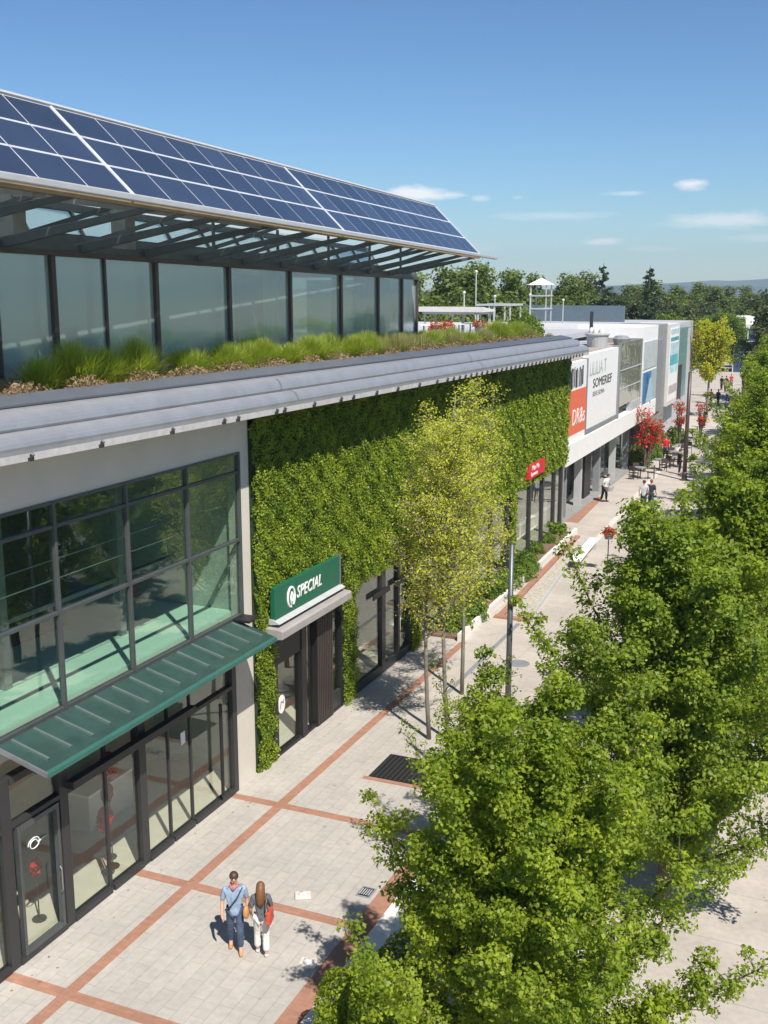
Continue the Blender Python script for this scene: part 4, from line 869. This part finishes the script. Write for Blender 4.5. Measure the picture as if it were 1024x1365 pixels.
# ------------------------------------------------------------------ ground level furniture
# planting bed
sstruct('planting_bed', MB().hexa([(.05, 36.2, 0), (1.25, 36.2, 0), (.9, 55.2, 0), (.05, 55.2, 0), (.05, 36.2, .1), (1.25, 36.2, .1), (.9, 55.2, .1), (.05, 55.2, .1)]), m_soil)
sstruct('planting_bed_kerb', MB().hexa([(1.26, 36, 0), (1.4, 36, 0), (1.1, 55.3, 0), (.96, 55.3, 0), (1.26, 36, .3), (1.4, 36, .3), (1.1, 55.3, .3), (.96, 55.3, .3)]), m_kerb)
sstruct('pebble_strip', MB().hexa([(1.95, 39.7, 0), (2.9, 39.7, 0), (1.75, 54, 0), (1.45, 54, 0), (1.95, 39.7, .03), (2.9, 39.7, .03), (1.75, 54, .03), (1.45, 54, .03)]), m_peb)
sstruct('brick_edging', MB().hexa([(1.65, 39.6, 0), (1.93, 39.6, 0), (1.42, 54.6, 0), (1.15, 54.6, 0), (1.65, 39.6, .08), (1.93, 39.6, .08), (1.42, 54.6, .08), (1.15, 54.6, .08)]).box(1.6, 2.95, 39.3, 39.58, 0, .09), m_brick)
sstruct('pebble_strip_kerb', MB().hexa([(2.92, 39.6, 0), (3.02, 39.6, 0), (1.88, 54, 0), (1.78, 54, 0), (2.92, 39.6, .1), (3.02, 39.6, .1), (1.88, 54, .1), (1.78, 54, .1)]), m_lgrey)
bn = empty('white_bench', (2.65, 50.4, 0), 'white slab bench beside the pebble strip on the walkway', 'bench')
MB().hexa([(2.45, 48, .34), (2.98, 48, .34), (2.75, 52.8, .34), (2.3, 52.8, .34), (2.45, 48, .46), (2.98, 48, .46), (2.75, 52.8, .46), (2.3, 52.8, .46)]).build('seat', m_white, bn, bevel=.03)
for y in (48.6, 50.4, 52.2): MB().box(2.5, 2.78, y-.12, y+.12, 0, .335).build('leg', m_lgrey, bn)
# tree pit grate
gt = empty('tree_pit_grate', (3.6, 25.2, 0), 'dark tree pit grate set in the paving near the young trees', 'grate')
MB().box(2.85, 4.45, 24.45, 26.0, -.0, .012).build('pit', m_black, gt); fr = MB()
fr.box(2.75, 4.55, 24.3, 24.45, 0, .02); fr.build('brick_surround', m_brick, gt)
sl_ = MB()
for i in range(12): sl_.box(2.9+i*.13, 2.96+i*.13, 24.5, 25.95, .012, .022)
sl_.build('slats', m_dark, gt)
dn = empty('drain_cover', (5.1, 19.35, 0), 'small dark square drain cover in the plaza paving', 'drain')
MB().box(4.95, 5.28, 19.1, 19.5, 0, .012).build('frame', m_mgrey, dn); k = MB()
k.box(4.99, 5.24, 19.14, 19.46, .012, .016); k.build('plate', m_black, dn)
k = MB()
for i in range(5): k.box(5.0+i*.05, 5.02+i*.05, 19.18, 19.42, .016, .022)
k.build('bars', m_lgrey, dn)
def paver(px, py, lab, rz):
    c = ZP(px, py); T = empty('ground_light', (c.x, c.y, 0), lab, 'ground light', 'small cream ground lights in the plaza')
    m_ = Matrix.Translation((c.x, c.y, 0)) @ Matrix.Rotation(rz, 4, 'Z')
    MB().box(-.17, .17, -.14, .14, 0, .05, m_).build('base', m_cream, T, bevel=.015); MB().blob((c.x, c.y, .05), (.11, .09, .045), 10, 6, .3).build('cap', m_offw, T, smooth=True)
paver(404, 1195, 'cream ground light in the plaza, the farther of two', .5); paver(411, 1285, 'cream ground light in the plaza, the nearer of two', .2)
mh = tag(MB().lathe((4.0, 34.6, 0), [(.38, 0), (.38, .008), (.3, .012), (.3, .008), (.02, .008)], 20).build('manhole_cover', m_mgrey), 'round grey manhole cover in the pale walkway', 'manhole cover')
# lamp posts
def lamp(x, y, h, r, name, lab, arm=0, mat=m_gframe):
    T = empty(name, (x, y, 0), lab, 'lamp post'); MB().lathe((x, y, 0), [(r*2.2, 0), (r*2.2, .04), (r*1.3, .1), (r*1.2, .5), (r, .55)], 14).build('base', mat, T)
    MB().tube([(x, y, .5), (x, y, h*.5), (x, y, h)], [r, r*.92, r*.8], 14).build('pole', mat, T, smooth=True)
    if arm: MB().tube([(x, y, h-.02), (x+.03, y, h+.06), (x+.14, y-.02, h+.09), (x+.26, y-.03, h+.05)], [r*.8, r*.9, r*1.0, r*.7], 10).build('lamp_head', mat, T, smooth=True)
    else: MB().tube([(x, y, h), (x, y, h+.05)], [r*.85, r*.3], 10).build('cap', m_dark, T)
    return T
lamp(6.95, 23.4, 6.95, .075, 'lamp_post', 'tall plain dark grey post rising beside the young trees')
lamp(7.95, 21.9, 2.75, .055, 'path_lamp', 'short bronze path lamp with curved head between the tree crowns', 1, m_brown)
lamp(3.86, 74.2, 7.2, .14, 'lamp_post', 'dark post far along the walkway beside the white shops', 0, m_brown)
fp = flowerbed(4.2, 48.1, 1.55, .32, 300, 70, 'flower basket with red and white blooms on a thin pole', 'flower_stand', .1, .2)
MB().tube([(4.2, 48.1, 0), (4.2, 48.1, 1.6)], .025, 8).build('pole', m_dark, fp)
MB().lathe((4.2, 48.1, 0), [(.2, 0), (.2, .03), (.03, .06)], 12).build('base', m_dark, fp)
# bougainvillea by white shops
def bougain(x, y, h, r, n, seed, lab, group='red flowering climbers by the white shops'):
    rg_ = np.random.default_rng(seed); rd_ = random.Random(seed); T = empty('flowering_climber', (x, y, 0), lab, 'climber', group)
    st = MB(); cs = []
    for k in range(7):
        a = rd_.uniform(0, 6.28); e_ = (x+r*math.cos(a)*rd_.uniform(.3, 1), y+r*math.sin(a)*rd_.uniform(.3, 1), h*rd_.uniform(.55, 1)); st.tube([(x, y, 0), ((x+e_[0])/2, (y+e_[1])/2, h*.5), e_], [.07, .05, .02], 5); cs.append(e_); cs.append(((x+e_[0])/2, (y+e_[1])/2, h*.55))
    C_ = np.array(cs)[rg_.integers(0, len(cs), n)]+rg_.normal(0, r*.3, (n, 3)); st.build('stem', m_bark, T, fix=False)
    d = C_-np.array((x, y, h*.6)); d /= np.linalg.norm(d, axis=1)[:, None]
    np_quads('foliage', leafquads(C_[:n//2], .16, rg_, (0, 0, .4), d[:n//2]), m_leafF, T, True); np_quads('blossoms', leafquads(C_[n//2:], .17, rg_, (0, 0, .4), d[n//2:]), m_flower, T, True)
bougain(.8, 76.5, 4.4, 1.0, 2200, 1, 'tall red flowering climber at the corner of the white shops')
bougain(.4, 80.5, 3.6, .8, 1300, 2, 'lower red flowering climber behind the corner one')
bougain(1.2, 90, 3.8, .6, 700, 3, 'red flowering climber by the far poster block')
bougain(2.2, 95, 3.0, .5, 450, 5, 'small red flowering climber nearest the far walkway')
bougain(-3.0, 120, 8.6, 1.2, 900, 4, 'red blossoms high at the right edge beyond the walkway')
for i, (x, y) in enumerate(((-.2, 78.6), (.2, 82.6), (.1, 87.0), (.6, 92))):
    dup(sh0, (x, y, 0), i*1.1, (1, 1, 1.4), 'dark potted shrub in front of the far shops', 'potted shrubs by the far shops')
# outdoor tables under the awning far away
for i, (x, y) in enumerate(((1.0, 73.8), (1.6, 78), (2.0, 82.2), (1.9, 86), (2.6, 79.6), (2.4, 91), (1.4, 96))):
    T = empty('cafe_table', (x, y, 0), 'dark cafe table on the far walkway in front of the shops', 'table', 'cafe tables on the far walkway')
    MB().lathe((x, y, .72), [(.42, 0), (.42, .04)], 12).build('table_top', m_mgrey, T); MB().lathe((x, y, 0), [(.25, 0), (.04, .05), (.04, .72)], 8).build('pedestal', m_dark, T)
def chair(x, y, rz, lab):
    T = empty('cafe_chair', (x, y, 0), lab, 'chair', 'cafe chairs on the far walkway'); m_ = Matrix.Translation((x, y, 0)) @ Matrix.Rotation(rz, 4, 'Z')
    MB().box(-.22, .22, -.22, .22, .43, .47, m_).build('seat', m_brown, T); MB().box(-.22, .22, .2, .24, .6, .92, m_).build('backrest', m_brown, T)
    for a in (-.2, .2):
        MB().box(a-.015, a+.015, -.2, -.17, 0, .43, m_).build('leg', m_dark, T); MB().box(a-.015, a+.015, .2, .235, 0, .6, m_).build('leg', m_dark, T)
for i, (x, y) in enumerate(((1.0, 73.8), (1.6, 78), (2.0, 82.2), (1.9, 86), (2.6, 79.6), (2.4, 91))):
    for k in range(3): a = k*2.1+i; chair(x+.7*math.cos(a), y+.7*math.sin(a), a-math.pi/2, 'dark brown cafe chair drawn up to a far cafe table')
# right hand things
cn = empty('tapered_shelter', (11.5, 22.9, 0), 'tall blue grey tapered folded metal shelter half hidden by the big trees', 'shelter')
pts = [(11.25, 22.7), (11.5, 22.55), (11.75, 22.7), (11.5, 23.3)]
tp = [(10.95, 22.7), (11.45, 22.2), (12.1, 22.6), (11.6, 23.5)]
MB().hexa([(a, b_, 0) for a, b_ in pts]+[(a, b_, 3.0) for a, b_ in tp]).build('body', M('blue grey panel', (.17, .23, .26), .35, metal=.3), cn)
MB().bar((11.5, 22.53, .0), (11.45, 22.17, 3.0), .05, .03).build('edge_strip', m_lgrey, cn)
rs = empty('red_parasol', (11.3, 33.6, 0), 'small folded red parasol with white lines seen between tree crowns', 'parasol')
MB().tube([(11.3, 33.6, 0), (11.3, 33.6, 2.2)], .03, 8).build('pole', m_offw, rs)
MB().lathe((11.3, 33.6, .9), [(.30, 0), (.34, .15), (.22, .8), (.05, 1.25)], 8).build('canopy', m_red, rs)
MB().tube([(11.3+.34*math.cos(t), 33.6+.34*math.sin(t), 1.05) for t in [i*.4 for i in range(16)]], .015, 5).build('trim', m_white, rs)
MB().lathe((11.3, 33.6, 0), [(.3, 0), (.3, .08), (.05, .1)], 12).build('base', m_dark, rs)
# interior items
def ornament(x, y, z, r, lab):
    T = empty('red_ornament', (x, y, 0), lab, 'ornament', 'red ornaments in the shop'); rg_ = np.random.default_rng(int(y*10)); d = rg_.normal(size=(260, 3)); d /= np.linalg.norm(d, axis=1)[:, None]
    np_quads('petals', leafquads(d*r*np.array([.5, .8, 1.1])+np.array((x, y, z)), r*.5, rg_, (.5, 0, .2), d), m_red, T, True); MB().tube([(x, y, 0), (x, y, z)], .015, 6).build('stand', m_dark, T); MB().lathe((x, y, .02), [(.15, 0), (.15, .03)], 10).build('base', m_dark, T)
ornament(-.5, 18.0, 2.4, .28, 'oval red ornament highest in the shopfront'); ornament(-.45, 17.75, 1.3, .24, 'red paper flower low in the shopfront'); ornament(-.8, 18.3, 1.6, .19, 'small red paper flower behind the low one'); ornament(-.6, 15.7, 1.2, .16, 'little red ornament beside the door')
def counter(x, y, lx, ly, h, lab, mt):
    T = empty('shop_counter', (x, y, 0), lab, 'counter', 'counters inside the shops'); MB().box(x, x+lx, y, y+ly, .02, h).build('body', mt, T, bevel=.02); MB().box(x-.05, x+lx+.05, y-.05, y+ly+.05, h+.002, h+.06).build('top', m_white, T)
counter(-2.6, 19.0, .7, 1.8, .95, 'pale counter inside the shop behind the farther panes', m_offw); counter(-2.2, 14.6, .6, 1.2, 1.0, 'brown counter inside the shop behind the door', m_beige2); counter(-4.4, 16.5, .6, 2.6, 1.9, 'tall brown shelf unit deep inside the shop', m_beige2)
counter(-1.4, 53, .5, 1.0, 1.0, 'white display block inside the far glazed shop', m_offw)

# ------------------------------------------------------------------ people
def skin_mesh(pts, edges, name, mat, sub=2):
    me = bpy.data.meshes.new(name); me.from_pydata([p[:3] for p in pts], edges, []); o = bpy.data.objects.new(name, me); COL.objects.link(o)
    m_ = o.modifiers.new('skin', 'SKIN'); m_.use_smooth_shade = True
    for i, p in enumerate(pts):
        r = p[3]; sv = me.skin_vertices[0].data[i]; sv.radius = (r, r) if not hasattr(r, '__len__') else r; sv.use_root = (i == 0)
    sb = o.modifiers.new('sub', 'SUBSURF'); sb.levels = sub; sb.render_levels = sub
    bpy.context.view_layer.update()
    nm = bpy.data.meshes.new_from_object(o.evaluated_get(bpy.context.evaluated_depsgraph_get())); bpy.data.objects.remove(o); bpy.data.meshes.remove(me)
    nm.materials.clear(); nm.materials.append(mat); nm.polygons.foreach_set('use_smooth', [True]*len(nm.polygons)); nm.name = name
    return nm
m_skin = M('skin', (.50, .29, .20), .55, var=.06, scale=20)
def person(label, loc, rz, shirt, trousers, shoes, hairc, step=.22, arms=((.05, -.12), (-.05, .14)), hair='short', sc_=1.0, fem=False, fingers=True, group=None, sleeve=.55, bend=0, elbow=.2):
    T = empty('person', (0, 0, 0), label, 'person', group)   # front = -Y
    sw = .17 if fem else .195; V = []; Ed = []
    def add(x, y, z, r, par=None):
        if z > .98 and bend: y2 = y*math.cos(bend)-(z-.98)*math.sin(bend); z = .98+(z-.98)*math.cos(bend)+(-y)*0; y = y2
        V.append((x, y, z, r)); i = len(V)-1
        if par is not None: Ed.append((par, i))
        return i
    pel = add(0, 0, .97, .10); sp = add(0, .0, 1.14, .10 if not fem else .085, pel); ch = add(0, -.01, 1.33, .12 if not fem else .10, sp); nk0 = add(0, 0, 1.45, .07, ch)
    nk = add(0, -.005, 1.53, .052, nk0); hj = add(0, -.02, 1.59, .07, nk); hm = add(0, -.015, 1.665, .088, hj); ht = add(0, -.005, 1.74, .062, hm)
    nose = add(0, -.115, 1.645, .013, hm)
    legs = {}; armp = {}
    for s_, st in ((1, step), (-1, -step)):
        hp = add(.09*s_, 0, .90, .08, pel); kn = add(.10*s_, -st*.55-.03, .50, .062, hp); an = add(.105*s_, -st*.95+.02, .09, .042, kn); hl = add(.105*s_, -st*.95+.04, .045, .04, an); to = add(.115*s_, -st*.95-.14, .035, .035, an)
        legs[s_] = (hp, kn, an, to)
        sh = add(sw*s_, 0, 1.42, .055, ch); ay, az = arms[0 if s_ > 0 else 1]
        el = add((sw+.06)*s_, ay*.4+.02, 1.15, .042, sh); wr = add((sw+.07)*s_, ay-elbow*.5, .93, .028, el); pm = add((sw+.065)*s_, ay-elbow*.6, .87, .032, wr)
        if fingers:
            for k in range(4):
                f1 = add((sw+.06)*s_-.004*s_, ay-elbow*.6-.035+.022*k, .815-.006*abs(k-1), .009, pm); f2 = add((sw+.045)*s_, ay-elbow*.6-.038+.023*k, .775-.008*abs(k-1.2), .0075, f1)
            th = add((sw+.045)*s_, ay-elbow*.6-.055, .85, .010, pm); add((sw+.03)*s_, ay-elbow*.6-.075, .81, .008, th)
        else: add((sw+.05)*s_, ay-elbow*.6, .80, .022, pm)
        armp[s_] = (sh, el, wr)
    def link(me, nm):
        o = bpy.data.objects.new(nm, me); COL.objects.link(o); o.parent = T; return o
    link(skin_mesh(V, Ed, 'body', m_skin), 'body')
    def grow(p, g_): return (p[0], p[1], p[2], p[3]+g_)
    g_ = .022
    sv = [grow(V[i], g_) for i in (sp, pel, ch, nk0)]; sv[1] = (V[pel][0], V[pel][1], V[pel][2], .155 if not fem else .135); sv[0] = (*sv[0][:3], .142 if not fem else .12); sv[3] = (V[nk0][0], V[nk0][1], V[nk0][2], .085); se_ = [(0, 1), (0, 2), (2, 3)]
    for s_ in (1, -1):
        a, b_, c_ = [Vector(V[i][:3]) for i in armp[s_]]; n0 = len(sv); sv += [(*a, .078), (*a.lerp(b_, .6), .066), (*(b_ if sleeve < 1 else b_.lerp(c_, .9)), .052)]; se_ += [(2, n0), (n0, n0+1), (n0+1, n0+2)]
    hem = (V[pel][0], V[pel][1], .80 if not fem else .82, .17 if not fem else .16); sv.append(hem); se_.append((1, len(sv)-1))
    link(skin_mesh(sv, se_, 'shirt', shirt), 'shirt')
    tv = [(V[pel][0], V[pel][1], V[pel][2]-.01, .125)]; te = []
    for s_ in (1, -1):
        hp, kn, an, to = [V[i] for i in legs[s_]]; n0 = len(tv); tv += [grow(hp, .03), grow(kn, .025), (an[0], an[1], an[2]+.04, .068 if not fem else .085)]; te += [(0, n0), (n0, n0+1), (n0+1, n0+2)]
    link(skin_mesh(tv, te, 'trousers', trousers), 'trousers')
    for s_ in (1, -1):
        an, to = V[legs[s_][2]], V[legs[s_][3]]
        link(skin_mesh([(an[0], an[1]+.05, .045, .05), (an[0], an[1]-.06, .05, .052), (to[0], to[1]-.02, .035, .038)], [(0, 1), (1, 2)], 'shoe', shoes), 'shoe')
    hy, hz = V[hm][1], V[hm][2]
    hb = MB(); hb.blob((0, hy+.022, hz+.035), (.097, .105, .098), 14, 10, .04)
    if hair == 'long': hb.tube([(0, hy+.035, hz+.075), (0, hy+.06, hz+.03), (0, hy+.10, hz-.12), (0, hy+.115, hz-.3), (0, hy+.10, hz-.46)], [.06, .10, .108, .10, .035], 14)
    link(hb.build('hair', hairc, None, smooth=True).data, 'hair'); bpy.data.objects.remove([o for o in COL.objects if o.name.startswith('hair') and o.parent is None][0])
    ey = MB(); ey.blob((-.033, hy-.078, hz+.004), (.02, .014, .013), 8, 6); ey.blob((.033, hy-.078, hz+.004), (.02, .014, .013), 8, 6); ey.tube([(-.085, hy-.01, hz+.01), (-.05, hy-.078, hz+.006), (.05, hy-.078, hz+.006), (.085, hy-.01, hz+.01)], .005, 5)
    link(ey.build('sunglasses', m_black, None).data, 'sunglasses'); bpy.data.objects.remove([o for o in COL.objects if o.name.startswith('sunglasses') and o.parent is None][0])
    mo = MB().blob((0, hy-.088, hz-.052), (.024, .008, .007), 8, 5).build('mouth', m_red, None); me = mo.data; bpy.data.objects.remove(mo); link(me, 'mouth')
    T.location = loc; T.rotation_euler = (0, 0, rz); T.scale = (sc_,)*3; return T
m_denim = M('denim', (.05, .075, .13), .8, var=.35, scale=9); m_blue = M('light blue shirt', (.25, .33, .44), .8, var=.22, scale=14, bump=.5, bscale=18)
m_hairb = M('brown hair', (.17, .075, .03), .5, var=.3, scale=30); m_haird = M('dark hair', (.06, .03, .02), .5); m_tan = M('tan shoes', (.50, .24, .10), .5)
m_cw = M('white trousers', (.68, .62, .57), .8, var=.15, scale=12, bump=.6, bscale=16); m_gtop = M('grey top', (.10, .11, .12), .8, var=.4, scale=14); m_navy = M('navy cloth', (.02, .03, .05), .8)
man = person('man in light blue shirt, sunglasses and jeans walking across the plaza', (3.62, 16.42, 0), R(30), m_blue, m_denim, m_tan, m_haird, step=.16, sc_=.93)
sf_ = MB().tube([(-.09, -.04, 1.49), (-.02, -.12, 1.46), (.07, -.06, 1.5), (.05, .05, 1.53), (-.06, .05, 1.53), (-.09, -.04, 1.49)], .028, 8); m1 = sf_.build('scarf', M('pink scarf', (.42, .16, .18), .8, var=.5, scale=20), None, smooth=True); m1.parent = man
st_ = MB().tube([(.17, -.05, 1.46), (.05, -.17, 1.28), (-.12, -.16, 1.05), (-.2, -.03, .95)], .014, 6); m1 = st_.build('strap', m_navy, None, smooth=True); m1.parent = man
wom = person('woman with long brown hair and white trousers seen from behind, carrying a red bag', (4.16, 16.5, 0), R(205), m_gtop, m_cw, m_offw, m_hairb, step=.1, hair='long', fem=True, sc_=.86, elbow=.35)
hbag = empty('handbag', (4.40, 16.42, .95), 'red and orange shoulder bag at the right side of the long haired woman', 'bag')
mt = Matrix.Translation((4.39, 16.42, .93)) @ Matrix.Rotation(R(15), 4, 'Z')
MB().hexa([mt @ Vector(p) for p in ((-.06, -.15, -.12), (.06, -.15, -.12), (.06, .15, -.12), (-.06, .15, -.12), (-.035, -.12, .13), (.035, -.12, .13), (.035, .12, .13), (-.035, .12, .13))]).build('bag_body', M('red leather', (.50, .07, .04), .45, var=.3, scale=8), hbag, bevel=.02)
MB().tube([mt @ Vector((0, -.1, .12)), mt @ Vector((-.04, -.05, .3)), mt @ Vector((-.06, 0, .36)), mt @ Vector((-.04, .05, .3)), mt @ Vector((0, .1, .12))], .012, 6).build('handle', m_brown, hbag)
pk = empty('brown_purse', (3.90, 16.3, .9), 'small brown purse held at the left side of the long haired woman', 'purse')
MB().blob((3.90, 16.38, .90), (.06, .09, .14), 10, 8).build('purse_body', m_tan, pk, smooth=True)
GW = 'people on the far walkway'
pA = person('person in white top and dark trousers stooping near the shop columns', (.5, 64.6, 0), R(70), m_white, m_navy, m_black, m_haird, step=.12, bend=.35, fingers=False)
pB = person('person in dark clothes with pale shoulders walking on the sunny walkway', (3.15, 62.9, 0), R(185), m_lgrey, m_navy, m_black, m_haird, step=.2, fingers=False)
pC = person('person in navy clothes close beside the one with pale shoulders', (3.5, 63.3, 0), R(170), m_navy, m_denim, m_black, m_hairb, step=.1, fingers=False)
pD = person('person in red top by the far cafe tables', (1.2, 83.0, 0), R(20), m_red, m_denim, m_black, m_hairb, step=.2, fingers=False, group=GW)
pE = person('person in black standing by the far dark post', (3.2, 76.4, 0), R(120), m_black, m_black, m_black, m_haird, step=.05, fingers=False, group=GW)
rnd = random.Random(77)
cols = {0: (pB, 'small far walker in grey and navy among the crowd'), 1: (pD, 'small far walker in red top among the crowd'), 2: (pE, 'small far walker dressed in black among the crowd'), 3: (pA, 'small far walker in white top among the crowd')}
for i in range(20):
    y = rnd.uniform(82, 165); k = rnd.choice((0, 0, 1, 2, 2, 3)); xc = 4.2-(y-80)*.05; x = xc+rnd.uniform(-2.6, 2.2)
    dup(cols[k][0], (x, y, 0), rnd.choice((0, math.pi))+rnd.uniform(-.6, .6), (rnd.uniform(.92, 1.04),)*3, cols[k][1], GW)
# carried box near the stooping person
bx = empty('shopping_basket', (.95, 64.3, .0), 'grey round basket carried by the stooping person in white', 'basket'); MB().lathe((.85, 64.35, .72), [(.2, 0), (.3, .28), (.27, .28), (.17, .03)], 12).build('basket_body', m_lgrey, bx)
MB().tube([(.85, 64.1, 1.0), (.85, 64.35, 1.2), (.85, 64.6, 1.0)], .015, 5).build('handle', m_dark, bx)
# far glazed kiosk with pale domed roof
q = DP(1002, 470, 165); K = empty('domed_kiosk', (q.x, q.y, 0), 'dark blue glazed kiosk with pale domed roof at the far right end of the walkway', 'kiosk')
MB().box(q.x-2.6, q.x+3, q.y, q.y+5, 0, 6.6).build('body', M('blue glazing', (.04, .07, .13), .15, var=.5, scale=.6), K)
MB().tube([(q.x-2.7, q.y+2.4, 6.7), (q.x+3.1, q.y+2.4, 6.7)], 1.8, 18).build('roof', m_offw, K, smooth=False)
for dx in (-2.6, -.7, 1.2, 3): MB().box(q.x+dx-.07, q.x+dx+.07, q.y-.08, q.y-.01, 0, 6.6).build('mullion', m_offw, K)
for z in (2.6, 4.6): MB().box(q.x-2.6, q.x+3, q.y-.1, q.y-.02, z, z+.15).build('rail', m_lgrey, K)
# haze
hz = MB().box(-1400, 3600, -700, 3700, -3, 130).build('haze', None or m_white, None)
hz.data.materials.clear(); hm_ = bpy.data.materials.new('haze air'); hm_.use_nodes = True; hn_ = hm_.node_tree.nodes; hn_.clear()
ho = hn_.new('ShaderNodeOutputMaterial'); hv_ = hn_.new('ShaderNodeVolumePrincipled'); hv_.inputs['Color'].default_value = (.74, .88, 1, 1); hv_.inputs['Density'].default_value = .00024; hv_.inputs['Anisotropy'].default_value = .1
hm_.node_tree.links.new(hv_.outputs[0], ho.inputs['Volume']); hz.data.materials.append(hm_); tag(hz, 'thin pale blue haze over the far hills', 'haze', kind='stuff')

# fallen leaves near the trees and along the wall
rg3 = np.random.default_rng(99); n = 700; P = np.empty((n, 3)); P[:, 0] = np.concatenate([6.6+np.abs(rg3.normal(0, 1.3, 300)), .3+np.abs(rg3.normal(0, .25, 100)), rg3.uniform(6, 14, 300)]); P[:, 1] = rg3.uniform(12.5, 50, n)
P[:, 2] = np.where((P[:, 0] > 5.8) & (P[:, 0] < 6.78) & (P[:, 1] < 26.6), .082, .014)
tag(np_quads('fallen_leaves', leafquads(P, .05, rg3, (0, 0, 6), asp=.6, curl=.05), leafmat('fallen leaf', (.16, .13, .03), (.33, .24, .07), .2)), 'scattered small fallen leaves on the paving under the street trees', 'leaf litter', kind='stuff')

for s0, s1 in ((-1.9, -.5), (1.9, 3.3)):
    MB().hexa([PV(s0, -.3, 9.7), PV(s1, -.3, 9.7), PV(s1, -.22, 9.7), PV(s0, -.22, 9.7), PV(s0, -.3, 11.7), PV(s1, -.3, 11.7), PV(s1, -.22, 11.7), PV(s0, -.22, 11.7)]).build('inner_door', m_dark, PVN)
